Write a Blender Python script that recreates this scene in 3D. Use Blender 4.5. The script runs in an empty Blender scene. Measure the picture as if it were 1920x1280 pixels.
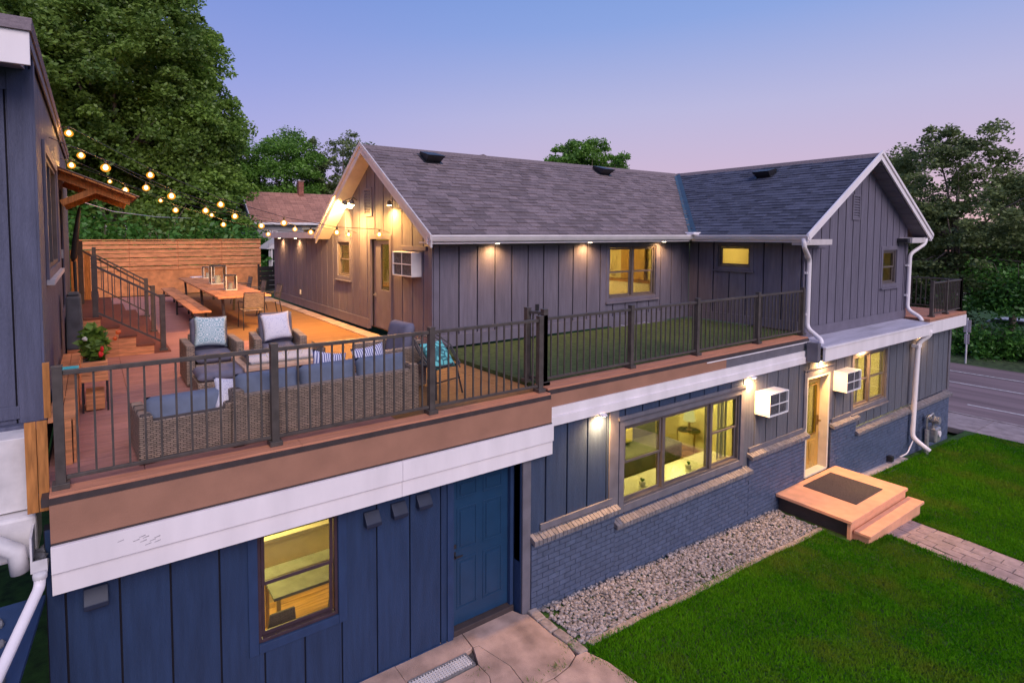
import bpy, math, random
import numpy as np
from mathutils import Vector, Matrix
R = math.radians
random.seed(7)
sc = bpy.context.scene
COL = sc.collection

# ------------------------------------------------------------------ camera
FPX, CX, CY, YAW, PITCH = 1051.0, 850.0, 496.47, 0.99744, 0.05369
cam_d = bpy.data.cameras.new('camera')
cam = bpy.data.objects.new('camera', cam_d); COL.objects.link(cam)
Fv = Vector((math.cos(YAW)*math.cos(PITCH), math.sin(YAW)*math.cos(PITCH), -math.sin(PITCH)))
Rv = Vector((math.sin(YAW), -math.cos(YAW), 0)); Uv = Rv.cross(Fv)
m = Matrix((Rv, Uv, -Fv)).transposed().to_4x4(); m.translation = (0, 0, 2.2)
cam.matrix_world = m
cam_d.sensor_width = 36; cam_d.lens = 36*FPX/1920
cam_d.shift_x = (960-CX)/1920; cam_d.shift_y = -(640-CY)/1920
cam_d.clip_start = 0.05; cam_d.clip_end = 2000
sc.camera = cam

# ------------------------------------------------------------------ sky
world = bpy.data.worlds.new('World'); sc.world = world; world.use_nodes = True
wn = world.node_tree; wn.nodes.clear()
def wnode(t, **k):
    n = wn.nodes.new(t)
    for a, v in k.items(): setattr(n, a, v)
    return n
tc = wnode('ShaderNodeTexCoord'); sep = wnode('ShaderNodeSeparateXYZ')
wn.links.new(tc.outputs['Generated'], sep.inputs[0])
def ramp_world(stops):
    r = wnode('ShaderNodeValToRGB'); cr = r.color_ramp
    while len(cr.elements) > 1: cr.elements.remove(cr.elements[0])
    cr.elements[0].position = stops[0][0]; cr.elements[0].color = (*stops[0][1], 1)
    for p, c in stops[1:]:
        e = cr.elements.new(p); e.color = (*c, 1)
    mr = wnode('ShaderNodeMapRange'); mr.inputs['From Min'].default_value = -0.2; mr.inputs['From Max'].default_value = 1
    wn.links.new(sep.outputs['Z'], mr.inputs['Value']); wn.links.new(mr.outputs[0], r.inputs[0])
    return r
def P(z): return (z+0.2)/1.2
cool = ramp_world([(0, (.10, .10, .12)), (P(-.01), (.20, .18, .24)), (P(.0), (.52, .43, .68)), (P(.12), (.47, .45, .78)), (P(.26), (.31, .37, .76)), (P(.42), (.18, .29, .70)), (1, (.09, .18, .52))])
warm = ramp_world([(0, (.10, .10, .12)), (P(-.01), (.22, .18, .22)), (P(.0), (.84, .52, .52)), (P(.09), (.64, .49, .66)), (P(.20), (.50, .49, .74)), (P(.33), (.27, .39, .76)), (P(.48), (.15, .31, .70)), (1, (.09, .18, .52))])
mx = wnode('ShaderNodeMix'); mx.data_type = 'RGBA'
dotn = wnode('ShaderNodeVectorMath', operation='DOT_PRODUCT'); dotn.inputs[1].default_value = (0.93, 0.36, 0)
wn.links.new(tc.outputs['Generated'], dotn.inputs[0])
mr2 = wnode('ShaderNodeMapRange'); mr2.inputs['From Min'].default_value = 0.45; mr2.inputs['From Max'].default_value = 1.0; mr2.interpolation_type = 'SMOOTHSTEP'
wn.links.new(dotn.outputs['Value'], mr2.inputs['Value'])
wn.links.new(mr2.outputs[0], mx.inputs['Factor'])
wn.links.new(cool.outputs[0], mx.inputs[6]); wn.links.new(warm.outputs[0], mx.inputs[7])
bg = wnode('ShaderNodeBackground'); bg.inputs['Strength'].default_value = 1.0
wn.links.new(mx.outputs[2], bg.inputs[0])
wo = wnode('ShaderNodeOutputWorld'); wn.links.new(bg.outputs[0], wo.inputs[0])

# ------------------------------------------------------------------ soft afterglow "sun"
sl = bpy.data.lights.new('sun', 'SUN'); sl.energy = 2.55; sl.angle = R(45); sl.color = (1.0, .86, .84)
so = bpy.data.objects.new('sun', sl); COL.objects.link(so)
so.rotation_euler = Vector((0.12, 0.78, -0.62)).to_track_quat('-Z', 'Y').to_euler()

# ------------------------------------------------------------------ render settings
sc.view_settings.view_transform = 'Standard'; sc.view_settings.look = 'None'
sc.view_settings.exposure = 0.0; sc.view_settings.gamma = 1
sc.render.engine = 'CYCLES'
cy = sc.cycles
cy.use_denoising = True; cy.max_bounces = 6; cy.diffuse_bounces = 3; cy.glossy_bounces = 2
cy.transmission_bounces = 3; cy.transparent_max_bounces = 6
cy.sample_clamp_indirect = 3.0; cy.caustics_reflective = False; cy.caustics_refractive = False

# ================================================================== materials
MATS = {}
def mat(name, col, rough=.6, var=.12, scale=6.0, bump=0.0, bscale=60.0, metal=0.0, stretch=(1, 1, 1), col2=None, attr=False, orand=0.0, spec=.4, emit=None):
    if name in MATS: return MATS[name]
    M = bpy.data.materials.new(name); M.use_nodes = True
    nt = M.node_tree; N = nt.nodes; L = nt.links
    b = N['Principled BSDF']
    b.inputs['Roughness'].default_value = rough; b.inputs['Metallic'].default_value = metal
    b.inputs['Specular IOR Level'].default_value = spec
    if emit:
        b.inputs['Emission Color'].default_value = (*emit[0], 1); b.inputs['Emission Strength'].default_value = emit[1]
    g = N.new('ShaderNodeNewGeometry')
    mp = N.new('ShaderNodeVectorMath'); mp.operation = 'MULTIPLY'; mp.inputs[1].default_value = stretch
    L.new(g.outputs['Position'], mp.inputs[0])
    n1 = N.new('ShaderNodeTexNoise'); n1.inputs['Scale'].default_value = scale; n1.inputs['Detail'].default_value = 6
    L.new(mp.outputs[0], n1.inputs['Vector'])
    mixc = N.new('ShaderNodeMix'); mixc.data_type = 'RGBA'
    c2 = col2 or tuple(min(1, c*(1-2*var)) for c in col)
    c1 = col if col2 else tuple(min(1, c*(1+var)) for c in col)
    mixc.inputs[6].default_value = (*c1, 1); mixc.inputs[7].default_value = (*c2, 1)
    cr = N.new('ShaderNodeMapRange'); cr.inputs['From Min'].default_value = .3; cr.inputs['From Max'].default_value = .7
    L.new(n1.outputs['Fac'], cr.inputs['Value']); L.new(cr.outputs[0], mixc.inputs['Factor'])
    out = mixc.outputs[2]
    if attr or orand:
        if attr:
            a = N.new('ShaderNodeAttribute'); a.attribute_name = 'rnd'; src = a.outputs['Fac']
            lo, hi = attr
        else:
            a = N.new('ShaderNodeObjectInfo'); src = a.outputs['Random']; lo, hi = 1-orand, 1+orand
        r2 = N.new('ShaderNodeMapRange'); r2.inputs['To Min'].default_value = lo; r2.inputs['To Max'].default_value = hi
        L.new(src, r2.inputs['Value'])
        vm = N.new('ShaderNodeVectorMath'); vm.operation = 'SCALE'
        L.new(out, vm.inputs[0]); L.new(r2.outputs[0], vm.inputs['Scale']); out = vm.outputs[0]
    L.new(out, b.inputs['Base Color'])
    if bump:
        n2 = N.new('ShaderNodeTexNoise'); n2.inputs['Scale'].default_value = bscale; n2.inputs['Detail'].default_value = 4
        L.new(mp.outputs[0], n2.inputs['Vector'])
        bp = N.new('ShaderNodeBump'); bp.inputs['Strength'].default_value = bump; bp.inputs['Distance'].default_value = .01
        L.new(n2.outputs['Fac'], bp.inputs['Height']); L.new(bp.outputs[0], b.inputs['Normal'])
    MATS[name] = M
    return M

M_navy = mat('navy_siding_paint', (.021, .044, .108), .55, .10, 3, .6, 40, stretch=(6, 6, .6), orand=.05)
M_navytrim = mat('navy_trim_paint', (.021, .046, .118), .5, .08, 4, .3, 60, stretch=(3, 3, 1))
M_navyr = mat('lamplit_navy_paint', (.040, .062, .118), .5, .10, 3, .6, 40, stretch=(6, 6, .6), orand=.06)  # navy greyed for the right wall; downlight wash put into the colour
M_navylit = mat('bright_lamplit_navy_paint', (.125, .130, .158), .5, .12, 3, .6, 40, stretch=(6, 6, .6), orand=.08)  # brighter copy of the right wall navy, stronger lamp wash in its colour
M_slate = mat('upper_lit_siding_paint', (.155, .138, .182), .55, .10, 3, .6, 40, stretch=(6, 6, .6), orand=.06)  # lighter copy of the lower siding paint; lighting difference put into the colour
M_slatetrim = mat('slate_trim_paint', (.155, .138, .178), .5, .08, 4, .3, 60)
M_greytrim = mat('grey_trim_paint', (.155, .145, .17), .5, .10, 5, .3, 60)
M_brick = mat('painted_brick', (.092, .116, .188), .6, .10, 9, .8, 70, attr=(.93, 1.07))
M_mortar = mat('painted_mortar', (.050, .064, .112), .8, .10, 9, .6, 90)
M_cap = mat('sky_lit_brick_paint', (.205, .185, .195), .7, .18, 12, .6, 70, attr=(.94, 1.05))  # brick paint made lighter: sky light on the sloped tops is in the colour
M_white = mat('white_trim_metal', (.86, .79, .80), .4, .05, 2.2, .10, 20, stretch=(1.5, 1.5, .35))
M_whiteold = mat('weathered_white', (.70, .66, .66), .5, .10, 5, .2, 30)
M_cream = mat('cream_casing', (.72, .64, .50), .5, .05, 5)
M_rake = mat('rake_board_paint', (.62, .56, .55), .5, .06, 5, .2, 30)
M_shingle = mat('asphalt_shingle', (.240, .185, .190), .9, .14, 30, .7, 160, attr=(.68, 1.14))
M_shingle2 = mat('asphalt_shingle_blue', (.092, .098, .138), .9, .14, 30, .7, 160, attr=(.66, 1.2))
M_flash = mat('valley_flashing', (.05, .09, .13), .5, .1, 5)
M_black = mat('black_metal', (.025, .024, .028), .4, .1, 8)
M_bronze = mat('bronze_rail', (.085, .070, .063), .45, .15, 10, .15, 60)
M_frame = mat('dark_window_frame', (.055, .032, .042), .4, .10, 8)
M_frame2 = mat('brown_window_frame', (.13, .105, .10), .45, .10, 8)
M_deck = mat('deck_board_composite', (.46, .215, .175), .6, .14, 5, .5, 50, stretch=(.5, 6, 6), orand=.07)
M_tan = mat('amber_lit_deck_board', (.30, .15, .055), .6, .14, 5, .5, 50, stretch=(.5, 6, 6), orand=.07)  # right-hand deck boards; amber lamp light put into the board colour
M_groove = mat('groove_shade', (.012, .010, .018), .8, .1, 8)  # near-black wall backing; shade in the board grooves put into the colour
M_border = mat('border_board_composite', (.60, .25, .145), .55, .12, 5, .5, 50, stretch=(.5, 8, 8), orand=.05)
M_fascia = mat('brown_fascia_composite', (.36, .178, .115), .65, .07, 3, .3, 80)
M_darkstrip = mat('dark_drip_strip', (.06, .045, .045), .5, .1, 9)
M_cedar = mat('cedar_board', (.70, .28, .115), .6, .22, 4, .4, 30, stretch=(1, 1, 8), orand=.10)
M_cedarv = mat('cedar_post', (.50, .20, .055), .55, .2, 4, .4, 30, stretch=(8, 8, 1), orand=.08)
M_fencep = mat('fence_panel_stain', (.64, .25, .09), .7, .16, 5, .4, 40)
M_wick = mat('grey_wicker', (.36, .28, .225), .8, .3, 55, 1.0, 90, stretch=(1, 1, 3))
def wicker_mat():
    M = bpy.data.materials.new('woven_wicker'); M.use_nodes = True
    nt = M.node_tree; N = nt.nodes; L = nt.links; b = N['Principled BSDF']; b.inputs['Roughness'].default_value = .7
    g = N.new('ShaderNodeNewGeometry'); sp = N.new('ShaderNodeSeparateXYZ'); L.new(g.outputs['Position'], sp.inputs[0])
    ad = N.new('ShaderNodeMath'); ad.operation = 'ADD'; L.new(sp.outputs['X'], ad.inputs[0]); L.new(sp.outputs['Y'], ad.inputs[1])
    cb_ = N.new('ShaderNodeCombineXYZ'); L.new(ad.outputs[0], cb_.inputs['X']); L.new(sp.outputs['Z'], cb_.inputs['Y'])
    br = N.new('ShaderNodeTexBrick'); br.inputs['Scale'].default_value = 1; br.inputs['Brick Width'].default_value = .062; br.inputs['Row Height'].default_value = .019
    br.inputs['Mortar Size'].default_value = .0045; br.inputs['Mortar Smooth'].default_value = .8
    br.inputs['Color1'].default_value = (.42, .30, .225, 1); br.inputs['Color2'].default_value = (.26, .19, .145, 1); br.inputs['Mortar'].default_value = (.05, .038, .032, 1)
    L.new(cb_.outputs[0], br.inputs['Vector']); L.new(br.outputs['Color'], b.inputs['Base Color'])
    bp = N.new('ShaderNodeBump'); bp.inputs['Strength'].default_value = .9; bp.inputs['Distance'].default_value = .006; bp.invert = True
    L.new(br.outputs['Fac'], bp.inputs['Height']); L.new(bp.outputs[0], b.inputs['Normal'])
    return M
M_wick = wicker_mat()
M_cush = mat('blue_grey_cushion', (.17, .20, .275), .9, .08, 8, .3, 200)
M_cush2 = mat('purple_grey_cushion', (.15, .145, .205), .9, .08, 8, .3, 200)
M_turf = mat('artificial_turf', (.070, .105, .030), .9, .25, 12, 1.0, 150)
M_conc = mat('old_concrete', (.48, .33, .275), .85, .22, 3.2, .8, 90)
M_conc2 = mat('pale_concrete', (.42, .36, .37), .85, .15, 4, .5, 90)
M_paver = mat('path_paver', (.42, .30, .28), .85, .14, 9, .6, 90, orand=.12)
M_cobble = mat('kerb_cobble', (.32, .26, .24), .85, .2, 12, .8, 50, orand=.15)
M_gravel = mat('gravel_stone', (.31, .28, .29), .8, .2, 40, .3, 90, attr=(.55, 1.35))
M_gbase = mat('gravel_bed', (.14, .12, .12), .9, .3, 30, 1, 60)
M_dirt = mat('lawn_soil', (.030, .085, .012), .95, .3, 6, .8, 60)
M_asph = mat('worn_asphalt', (.22, .155, .160), .85, .24, .9, .5, 120, stretch=(1.6, .12, 1))
M_paint = mat('road_paint', (.62, .58, .56), .7, .2, 10)
M_kerb = mat('kerb_concrete', (.35, .28, .28), .8, .15, 4, .4, 60)
M_landing = mat('peach_landing_paint', (.82, .40, .235), .6, .06, 6, .3, 60)
M_mat = mat('rubber_doormat', (.085, .062, .060), .95, .3, 60, .8, 150)
M_bluedoor = mat('blue_door_paint', (.014, .048, .112), .35, .06, 5)
M_wooddoor = mat('golden_oak_door', (.46, .28, .06), .4, .12, 4, .2, 30, stretch=(8, 8, 1))
M_ac = mat('ac_case', (.82, .78, .76), .4, .03, 6)
M_grille = mat('ac_grille', (.16, .15, .16), .5, .3, 25)
M_pot = mat('white_glaze', (.75, .72, .6), .3, .03, 5)
M_room = mat('cream_room_wall', (.78, .70, .40), .9, .05, 1.5)
M_ceil = mat('room_ceiling', (.78, .72, .45), .9, .03, 2)
M_floorw = mat('oak_floor', (.40, .20, .06), .5, .25, 3, .1, 30, stretch=(.6, 8, 1), orand=.12)
M_bark = mat('tree_bark', (.22, .17, .14), .9, .3, 6, 1, 20, stretch=(1, 1, .3))
M_steel = mat('galvanised_steel', (.45, .44, .45), .35, .15, 15, .2, 60, metal=.6)
M_redbrick = mat('chimney_brick', (.34, .13, .09), .85, .2, 12, .5, 60, orand=.2)
M_nroof = mat('neighbour_shingle', (.44, .215, .155), .9, .12, 12, .6, 60, attr=(.8, 1.15))
M_nwall = mat('neighbour_siding', (.40, .37, .38), .8, .05, 3)
M_red = mat('red_petals', (.70, .02, .015), .6, .1, 9)
M_orange = mat('orange_petals', (.75, .12, .02), .6, .1, 9)
M_teal = mat('teal_plastic', (.02, .42, .45), .4, .05, 9)
M_cover = mat('grey_cover_fabric', (.10, .10, .105), .85, .15, 6, .3, 80)
M_tin = mat('porch_roof_metal', (.50, .47, .56), .45, .16, 2, .1, 20, stretch=(.4, 3, 3))
M_stonedark = mat('river_stone', (.17, .17, .19), .7, .3, 12, .4, 40, attr=(.5, 1.3))
M_brass = mat('brass_hardware', (.40, .26, .10), .3, .1, 5, metal=.9)

def pattern_mat(name, kind, ca, cb, scale):
    M = bpy.data.materials.new(name); M.use_nodes = True
    nt = M.node_tree; N = nt.nodes; L = nt.links; b = N['Principled BSDF']; b.inputs['Roughness'].default_value = .9
    t = N.new('ShaderNodeTexCoord')
    r = N.new('ShaderNodeValToRGB'); r.color_ramp.interpolation = 'EASE'
    if kind == 'stripe':
        w = N.new('ShaderNodeTexWave'); w.inputs['Scale'].default_value = scale; w.inputs['Distortion'].default_value = 2.5; w.inputs['Detail'].default_value = 0
        L.new(t.outputs['Object'], w.inputs['Vector']); L.new(w.outputs['Fac'], r.inputs[0])
        r.color_ramp.elements[0].position = .4; r.color_ramp.elements[1].position = .55
    elif kind == 'scallop':
        v = N.new('ShaderNodeTexVoronoi'); v.inputs['Scale'].default_value = scale; v.inputs['Randomness'].default_value = .35
        L.new(t.outputs['Object'], v.inputs['Vector'])
        mm = N.new('ShaderNodeMath'); mm.operation = 'MULTIPLY'; mm.inputs[1].default_value = 26
        sn = N.new('ShaderNodeMath'); sn.operation = 'SINE'
        L.new(v.outputs['Distance'], mm.inputs[0]); L.new(mm.outputs[0], sn.inputs[0]); L.new(sn.outputs[0], r.inputs[0])
        r.color_ramp.elements[0].position = .0; r.color_ramp.elements[1].position = .75
    else:
        v = N.new('ShaderNodeTexVoronoi'); v.feature = 'DISTANCE_TO_EDGE'; v.inputs['Scale'].default_value = scale; v.inputs['Randomness'].default_value = .7
        L.new(t.outputs['Object'], v.inputs['Vector']); L.new(v.outputs['Distance'], r.inputs[0])
        r.color_ramp.elements[0].position = .08; r.color_ramp.elements[1].position = .16
    r.color_ramp.elements[0].color = (*ca, 1); r.color_ramp.elements[1].color = (*cb, 1)
    L.new(r.outputs[0], b.inputs['Base Color'])
    return M
M_pscal = pattern_mat('scallop_print_fabric', 'scallop', (.30, .44, .48), (.66, .70, .72), 13)
M_pspeck = pattern_mat('speckled_white_fabric', 'net', (.58, .55, .66), (.80, .76, .80), 60)
M_pstripe = pattern_mat('striped_fabric', 'stripe', (.12, .13, .30), (.72, .70, .78), 11)
M_pteal = pattern_mat('teal_print_fabric', 'net', (.05, .17, .18), (.17, .58, .54), 11)

def glass_mat(name, tint, refl=.12):
    M = bpy.data.materials.new(name); M.use_nodes = True
    nt = M.node_tree; N = nt.nodes; L = nt.links; N.clear()
    tr = N.new('ShaderNodeBsdfTransparent'); tr.inputs[0].default_value = (*tint, 1)
    gl = N.new('ShaderNodeBsdfGlossy'); gl.inputs['Roughness'].default_value = .03
    fr = N.new('ShaderNodeFresnel'); fr.inputs[0].default_value = 1.5
    mxs = N.new('ShaderNodeMixShader'); o = N.new('ShaderNodeOutputMaterial')
    ma = N.new('ShaderNodeMath'); ma.operation = 'MULTIPLY'; ma.inputs[1].default_value = refl*8; ma.use_clamp = True
    L.new(fr.outputs[0], ma.inputs[0]); L.new(ma.outputs[0], mxs.inputs[0])
    L.new(tr.outputs[0], mxs.inputs[1]); L.new(gl.outputs[0], mxs.inputs[2]); L.new(mxs.outputs[0], o.inputs[0])
    return M
M_glass = glass_mat('window_glass', (.95, .96, .86), .09)
M_clear = glass_mat('clear_glass', (.95, .96, .94))

def emis(name, col, s):
    M = bpy.data.materials.new(name); M.use_nodes = True
    N = M.node_tree.nodes; N.clear()
    e = N.new('ShaderNodeEmission'); e.inputs[0].default_value = (*col, 1); e.inputs[1].default_value = s
    o = N.new('ShaderNodeOutputMaterial'); M.node_tree.links.new(e.outputs[0], o.inputs[0]); return M
M_bulb = emis('lit_bulb', (1.0, .72, .34), 9)
M_puck = emis('lit_downlight', (1.0, .80, .50), 22)
M_flood = emis('lit_floodlight', (1.0, .74, .32), 26)
M_shade = emis('lit_lamp_shade', (1.0, .90, .35), 1.6)

def halo_mat(name, col, s, a):
    M = bpy.data.materials.new(name); M.use_nodes = True
    N = M.node_tree.nodes; L = M.node_tree.links; N.clear()
    e = N.new('ShaderNodeEmission'); e.inputs[0].default_value = (*col, 1); e.inputs[1].default_value = s
    t = N.new('ShaderNodeBsdfTransparent'); m = N.new('ShaderNodeMixShader'); m.inputs[0].default_value = a
    o = N.new('ShaderNodeOutputMaterial'); L.new(t.outputs[0], m.inputs[1]); L.new(e.outputs[0], m.inputs[2]); L.new(m.outputs[0], o.inputs[0]); return M
M_amber = halo_mat('bulb_halo_shell', (1.0, .36, .03), 1.5, .5)  # added glowing shell that paints an orange halo around the bulb core
def leaf_mat(name, a, b_, tr=.35, gl=.05):
    M = bpy.data.materials.new(name); M.use_nodes = True
    nt = M.node_tree; N = nt.nodes; L = nt.links; N.clear()
    at = N.new('ShaderNodeAttribute'); at.attribute_name = 'rnd'
    mi = N.new('ShaderNodeMix'); mi.data_type = 'RGBA'
    mi.inputs[6].default_value = (*a, 1); mi.inputs[7].default_value = (*b_, 1)
    L.new(at.outputs['Fac'], mi.inputs['Factor'])
    d = N.new('ShaderNodeBsdfDiffuse'); t = N.new('ShaderNodeBsdfTranslucent')
    g = N.new('ShaderNodeBsdfGlossy'); g.inputs['Roughness'].default_value = .45; g.inputs[0].default_value = (.5, .5, .5, 1)
    m1 = N.new('ShaderNodeMixShader'); m1.inputs[0].default_value = tr
    m2 = N.new('ShaderNodeMixShader'); m2.inputs[0].default_value = gl
    o = N.new('ShaderNodeOutputMaterial')
    L.new(mi.outputs[2], d.inputs[0]); L.new(mi.outputs[2], t.inputs[0])
    L.new(d.outputs[0], m1.inputs[1]); L.new(t.outputs[0], m1.inputs[2])
    L.new(m1.outputs[0], m2.inputs[1]); L.new(g.outputs[0], m2.inputs[2]); L.new(m2.outputs[0], o.inputs[0])
    return M
M_leafA = leaf_mat('maple_leaves', (0.075, 0.144, 0.026), (0.252, 0.381, 0.064))
M_leafB = leaf_mat('bright_leaves', (0.072, 0.173, 0.026), (0.216, 0.418, 0.058))
M_leafB2 = leaf_mat('maple_leaves_light', (0.091, 0.175, 0.028), (0.289, 0.453, 0.070))
M_leafC = leaf_mat('dusky_leaves', (0.090, 0.127, 0.043), (0.263, 0.330, 0.114))
M_leafD = leaf_mat('shrub_leaves', (0.044, 0.145, 0.020), (0.131, 0.317, 0.050))
def dry(M):
    nt = M.node_tree; N = nt.nodes; L = nt.links
    mi = [n for n in N if n.type == 'MIX'][0]
    g = N.new('ShaderNodeNewGeometry'); n1 = N.new('ShaderNodeTexNoise'); n1.inputs['Scale'].default_value = .75; n1.inputs['Detail'].default_value = 5; n1.inputs['Roughness'].default_value = .65
    L.new(g.outputs['Position'], n1.inputs['Vector'])
    r = N.new('ShaderNodeMapRange'); r.inputs['From Min'].default_value = .50; r.inputs['From Max'].default_value = .72; r.inputs['To Max'].default_value = .72
    L.new(n1.outputs['Fac'], r.inputs['Value'])
    m2 = N.new('ShaderNodeMix'); m2.data_type = 'RGBA'; m2.inputs[7].default_value = (.19, .20, .030, 1)
    L.new(r.outputs[0], m2.inputs['Factor']); L.new(mi.outputs[2], m2.inputs[6])
    for n in N:
        if n.type in ('BSDF_DIFFUSE', 'BSDF_TRANSLUCENT'): L.new(m2.outputs[2], n.inputs[0])
    return M
M_grass = leaf_mat('lawn_grass', (.020, .140, .003), (.115, .320, .010), .3, .0)
M_hood = mat('dark_hood_paint', (.018, .026, .055), .5, .1, 6)
M_goldw = mat('room_wall_warm', (.72, .60, .18), .9, .05, 1.5)

# ================================================================== helpers
def root_of(o):
    while o.parent: o = o.parent
    return o
class MB:
    def __init__(s): s.v = []; s.f = []; s.r = []
    def add(s, vs, fs, rnd=0.5):
        n = len(s.v); s.v += [tuple(v) for v in vs]; s.f += [tuple(i+n for i in f) for f in fs]; s.r += [rnd]*len(fs); return s
    def box(s, x0, x1, y0, y1, z0, z1, rnd=.5):
        x0, x1 = min(x0, x1), max(x0, x1); y0, y1 = min(y0, y1), max(y0, y1); z0, z1 = min(z0, z1), max(z0, z1)
        return s.hexa([(x0, y0, z0), (x1, y0, z0), (x1, y1, z0), (x0, y1, z0), (x0, y0, z1), (x1, y0, z1), (x1, y1, z1), (x0, y1, z1)], rnd)
    def hexa(s, p, rnd=.5):
        return s.add(p, [(0, 3, 2, 1), (4, 5, 6, 7), (0, 1, 5, 4), (1, 2, 6, 5), (2, 3, 7, 6), (3, 0, 4, 7)], rnd)
    def prism(s, poly, ext):
        n = len(poly); e = Vector(ext)
        vs = [Vector(p) for p in poly] + [Vector(p)+e for p in poly]
        fs = [tuple(range(n))[::-1], tuple(range(n, 2*n))] + [(i, (i+1) % n, n+(i+1) % n, n+i) for i in range(n)]
        return s.add(vs, fs)
    def beam(s, p, q, w, h, up=(0, 0, 1)):
        p = Vector(p); q = Vector(q); d = (q-p).normalized(); u = Vector(up)
        if abs(d.dot(u)) > .98: u = Vector((1, 0, 0))
        a = d.cross(u).normalized()*w/2; b = a.cross(d).normalized()*h/2
        return s.hexa([p-a-b, p+a-b, q+a-b, q-a-b, p-a+b, p+a+b, q+a+b, q-a+b])
    def tube(s, pts, r, n=8, closed=False):
        pts = [Vector(p) for p in pts]; rs = r if isinstance(r, (list, tuple)) else [r]*len(pts)
        base = len(s.v); ref = None
        for i, p in enumerate(pts):
            d = (pts[min(i+1, len(pts)-1)]-pts[max(i-1, 0)]).normalized()
            if ref is None: ref = d.orthogonal().normalized()
            ref = (ref-d*ref.dot(d)).normalized(); b = d.cross(ref)
            for k in range(n):
                a = 2*math.pi*k/n+math.pi/n; s.v.append(tuple(p+(ref*math.cos(a)+b*math.sin(a))*rs[i]))
        for i in range(len(pts)-1):
            for k in range(n):
                s.f.append((base+i*n+k, base+i*n+(k+1) % n, base+(i+1)*n+(k+1) % n, base+(i+1)*n+k)); s.r.append(.5)
        s.f.append(tuple(base+k for k in range(n))[::-1]); s.f.append(tuple(base+(len(pts)-1)*n+k for k in range(n))); s.r += [.5, .5]
        return s
    def cyl(s, c, r, z0, z1, n=16, r2=None):
        return s.tube([(c[0], c[1], z0), (c[0], c[1], z1)], [r, r if r2 is None else r2], n)
    def lathe(s, c, prof, n=14):
        return s.tube([(c[0], c[1], c[2]+z) for r, z in prof], [max(r, .0005) for r, z in prof], n)
    def ring(s, c, r, t, axis='z', n=20, m=5):
        base = len(s.v)
        for i in range(n):
            a = 2*math.pi*i/n
            for k in range(m):
                b = 2*math.pi*k/m; rr = r+t*math.cos(b); h = t*math.sin(b)
                p = {'z': (rr*math.cos(a), rr*math.sin(a), h), 'y': (rr*math.cos(a), h, rr*math.sin(a)), 'x': (h, rr*math.cos(a), rr*math.sin(a))}[axis]
                s.v.append((c[0]+p[0], c[1]+p[1], c[2]+p[2]))
        for i in range(n):
            for k in range(m):
                s.f.append((base+i*m+k, base+((i+1) % n)*m+k, base+((i+1) % n)*m+(k+1) % m, base+i*m+(k+1) % m)); s.r.append(.5)
        return s
    def blob(s, c, rad, seed=0, rnd=.5, fl=1.0):
        t = (1+5**.5)/2
        V = [(-1, t, 0), (1, t, 0), (-1, -t, 0), (1, -t, 0), (0, -1, t), (0, 1, t), (0, -1, -t), (0, 1, -t), (t, 0, -1), (t, 0, 1), (-t, 0, -1), (-t, 0, 1)]
        Fs = [(0, 11, 5), (0, 5, 1), (0, 1, 7), (0, 7, 10), (0, 10, 11), (1, 5, 9), (5, 11, 4), (11, 10, 2), (10, 7, 6), (7, 1, 8), (3, 9, 4), (3, 4, 2), (3, 2, 6), (3, 6, 8), (3, 8, 9), (4, 9, 5), (2, 4, 11), (6, 2, 10), (8, 6, 7), (9, 8, 1)]
        rg = random.Random(seed); k = rad/1.9; sx, sy, sz = [rg.uniform(.7, 1.2) for _ in range(3)]; a = rg.uniform(0, 6.28)
        vs = []
        for x, y, z in V:
            j = rg.uniform(.8, 1.15); x, y, z = x*sx*j*k, y*sy*j*k, z*sz*fl*j*k
            vs.append((c[0]+x*math.cos(a)-y*math.sin(a), c[1]+x*math.sin(a)+y*math.cos(a), c[2]+z))
        return s.add(vs, Fs, rnd)
    def each(s, name, material, parent=None, bevel=0, local=False):
        out = []
        for i in range(0, len(s.v), 8):
            m_ = MB(); m_.add(s.v[i:i+8], [(0, 3, 2, 1), (4, 5, 6, 7), (0, 1, 5, 4), (1, 2, 6, 5), (2, 3, 7, 6), (3, 0, 4, 7)])
            out.append(m_.build(name, material, parent, bevel=bevel, local=local))
        return out
    def mesh(s, name, off=(0, 0, 0)):
        me = bpy.data.meshes.new(name)
        me.from_pydata([(v[0]-off[0], v[1]-off[1], v[2]-off[2]) for v in s.v], [], s.f)
        a = me.attributes.new('rnd', 'FLOAT', 'FACE'); a.data.foreach_set('value', s.r)
        return me
    def build(s, name, material, parent=None, smooth=False, bevel=0, kind=None, local=False):
        off = (0, 0, 0)
        if parent is not None and not local: off = tuple(root_of(parent).location)
        me = s.mesh(name, off); me.materials.append(material)
        if smooth: me.polygons.foreach_set('use_smooth', [True]*len(me.polygons))
        o = bpy.data.objects.new(name, me); COL.objects.link(o)
        if parent is not None: o.parent = parent
        if bevel:
            b = o.modifiers.new('bevel', 'BEVEL'); b.width = bevel; b.segments = 2; b.limit_method = 'ANGLE'
        if kind: o['kind'] = kind
        return o
def tag(o, label, cat, group=None):
    o['label'] = label; o['category'] = cat
    if group: o['group'] = group
    return o
def thing(name, label, cat, loc=(0, 0, 0), rz=0, group=None):
    o = bpy.data.objects.new(name, None); COL.objects.link(o); o.location = loc; o.rotation_euler = (0, 0, rz)
    o.empty_display_size = .1
    return tag(o, label, cat, group)
def struct(o): o['kind'] = 'structure'; return o
def copy_obj(o, parent):
    c = o.copy(); COL.objects.link(c); c.parent = parent
    for ch in list(o.children): copy_obj(ch, c)
    return c
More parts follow.
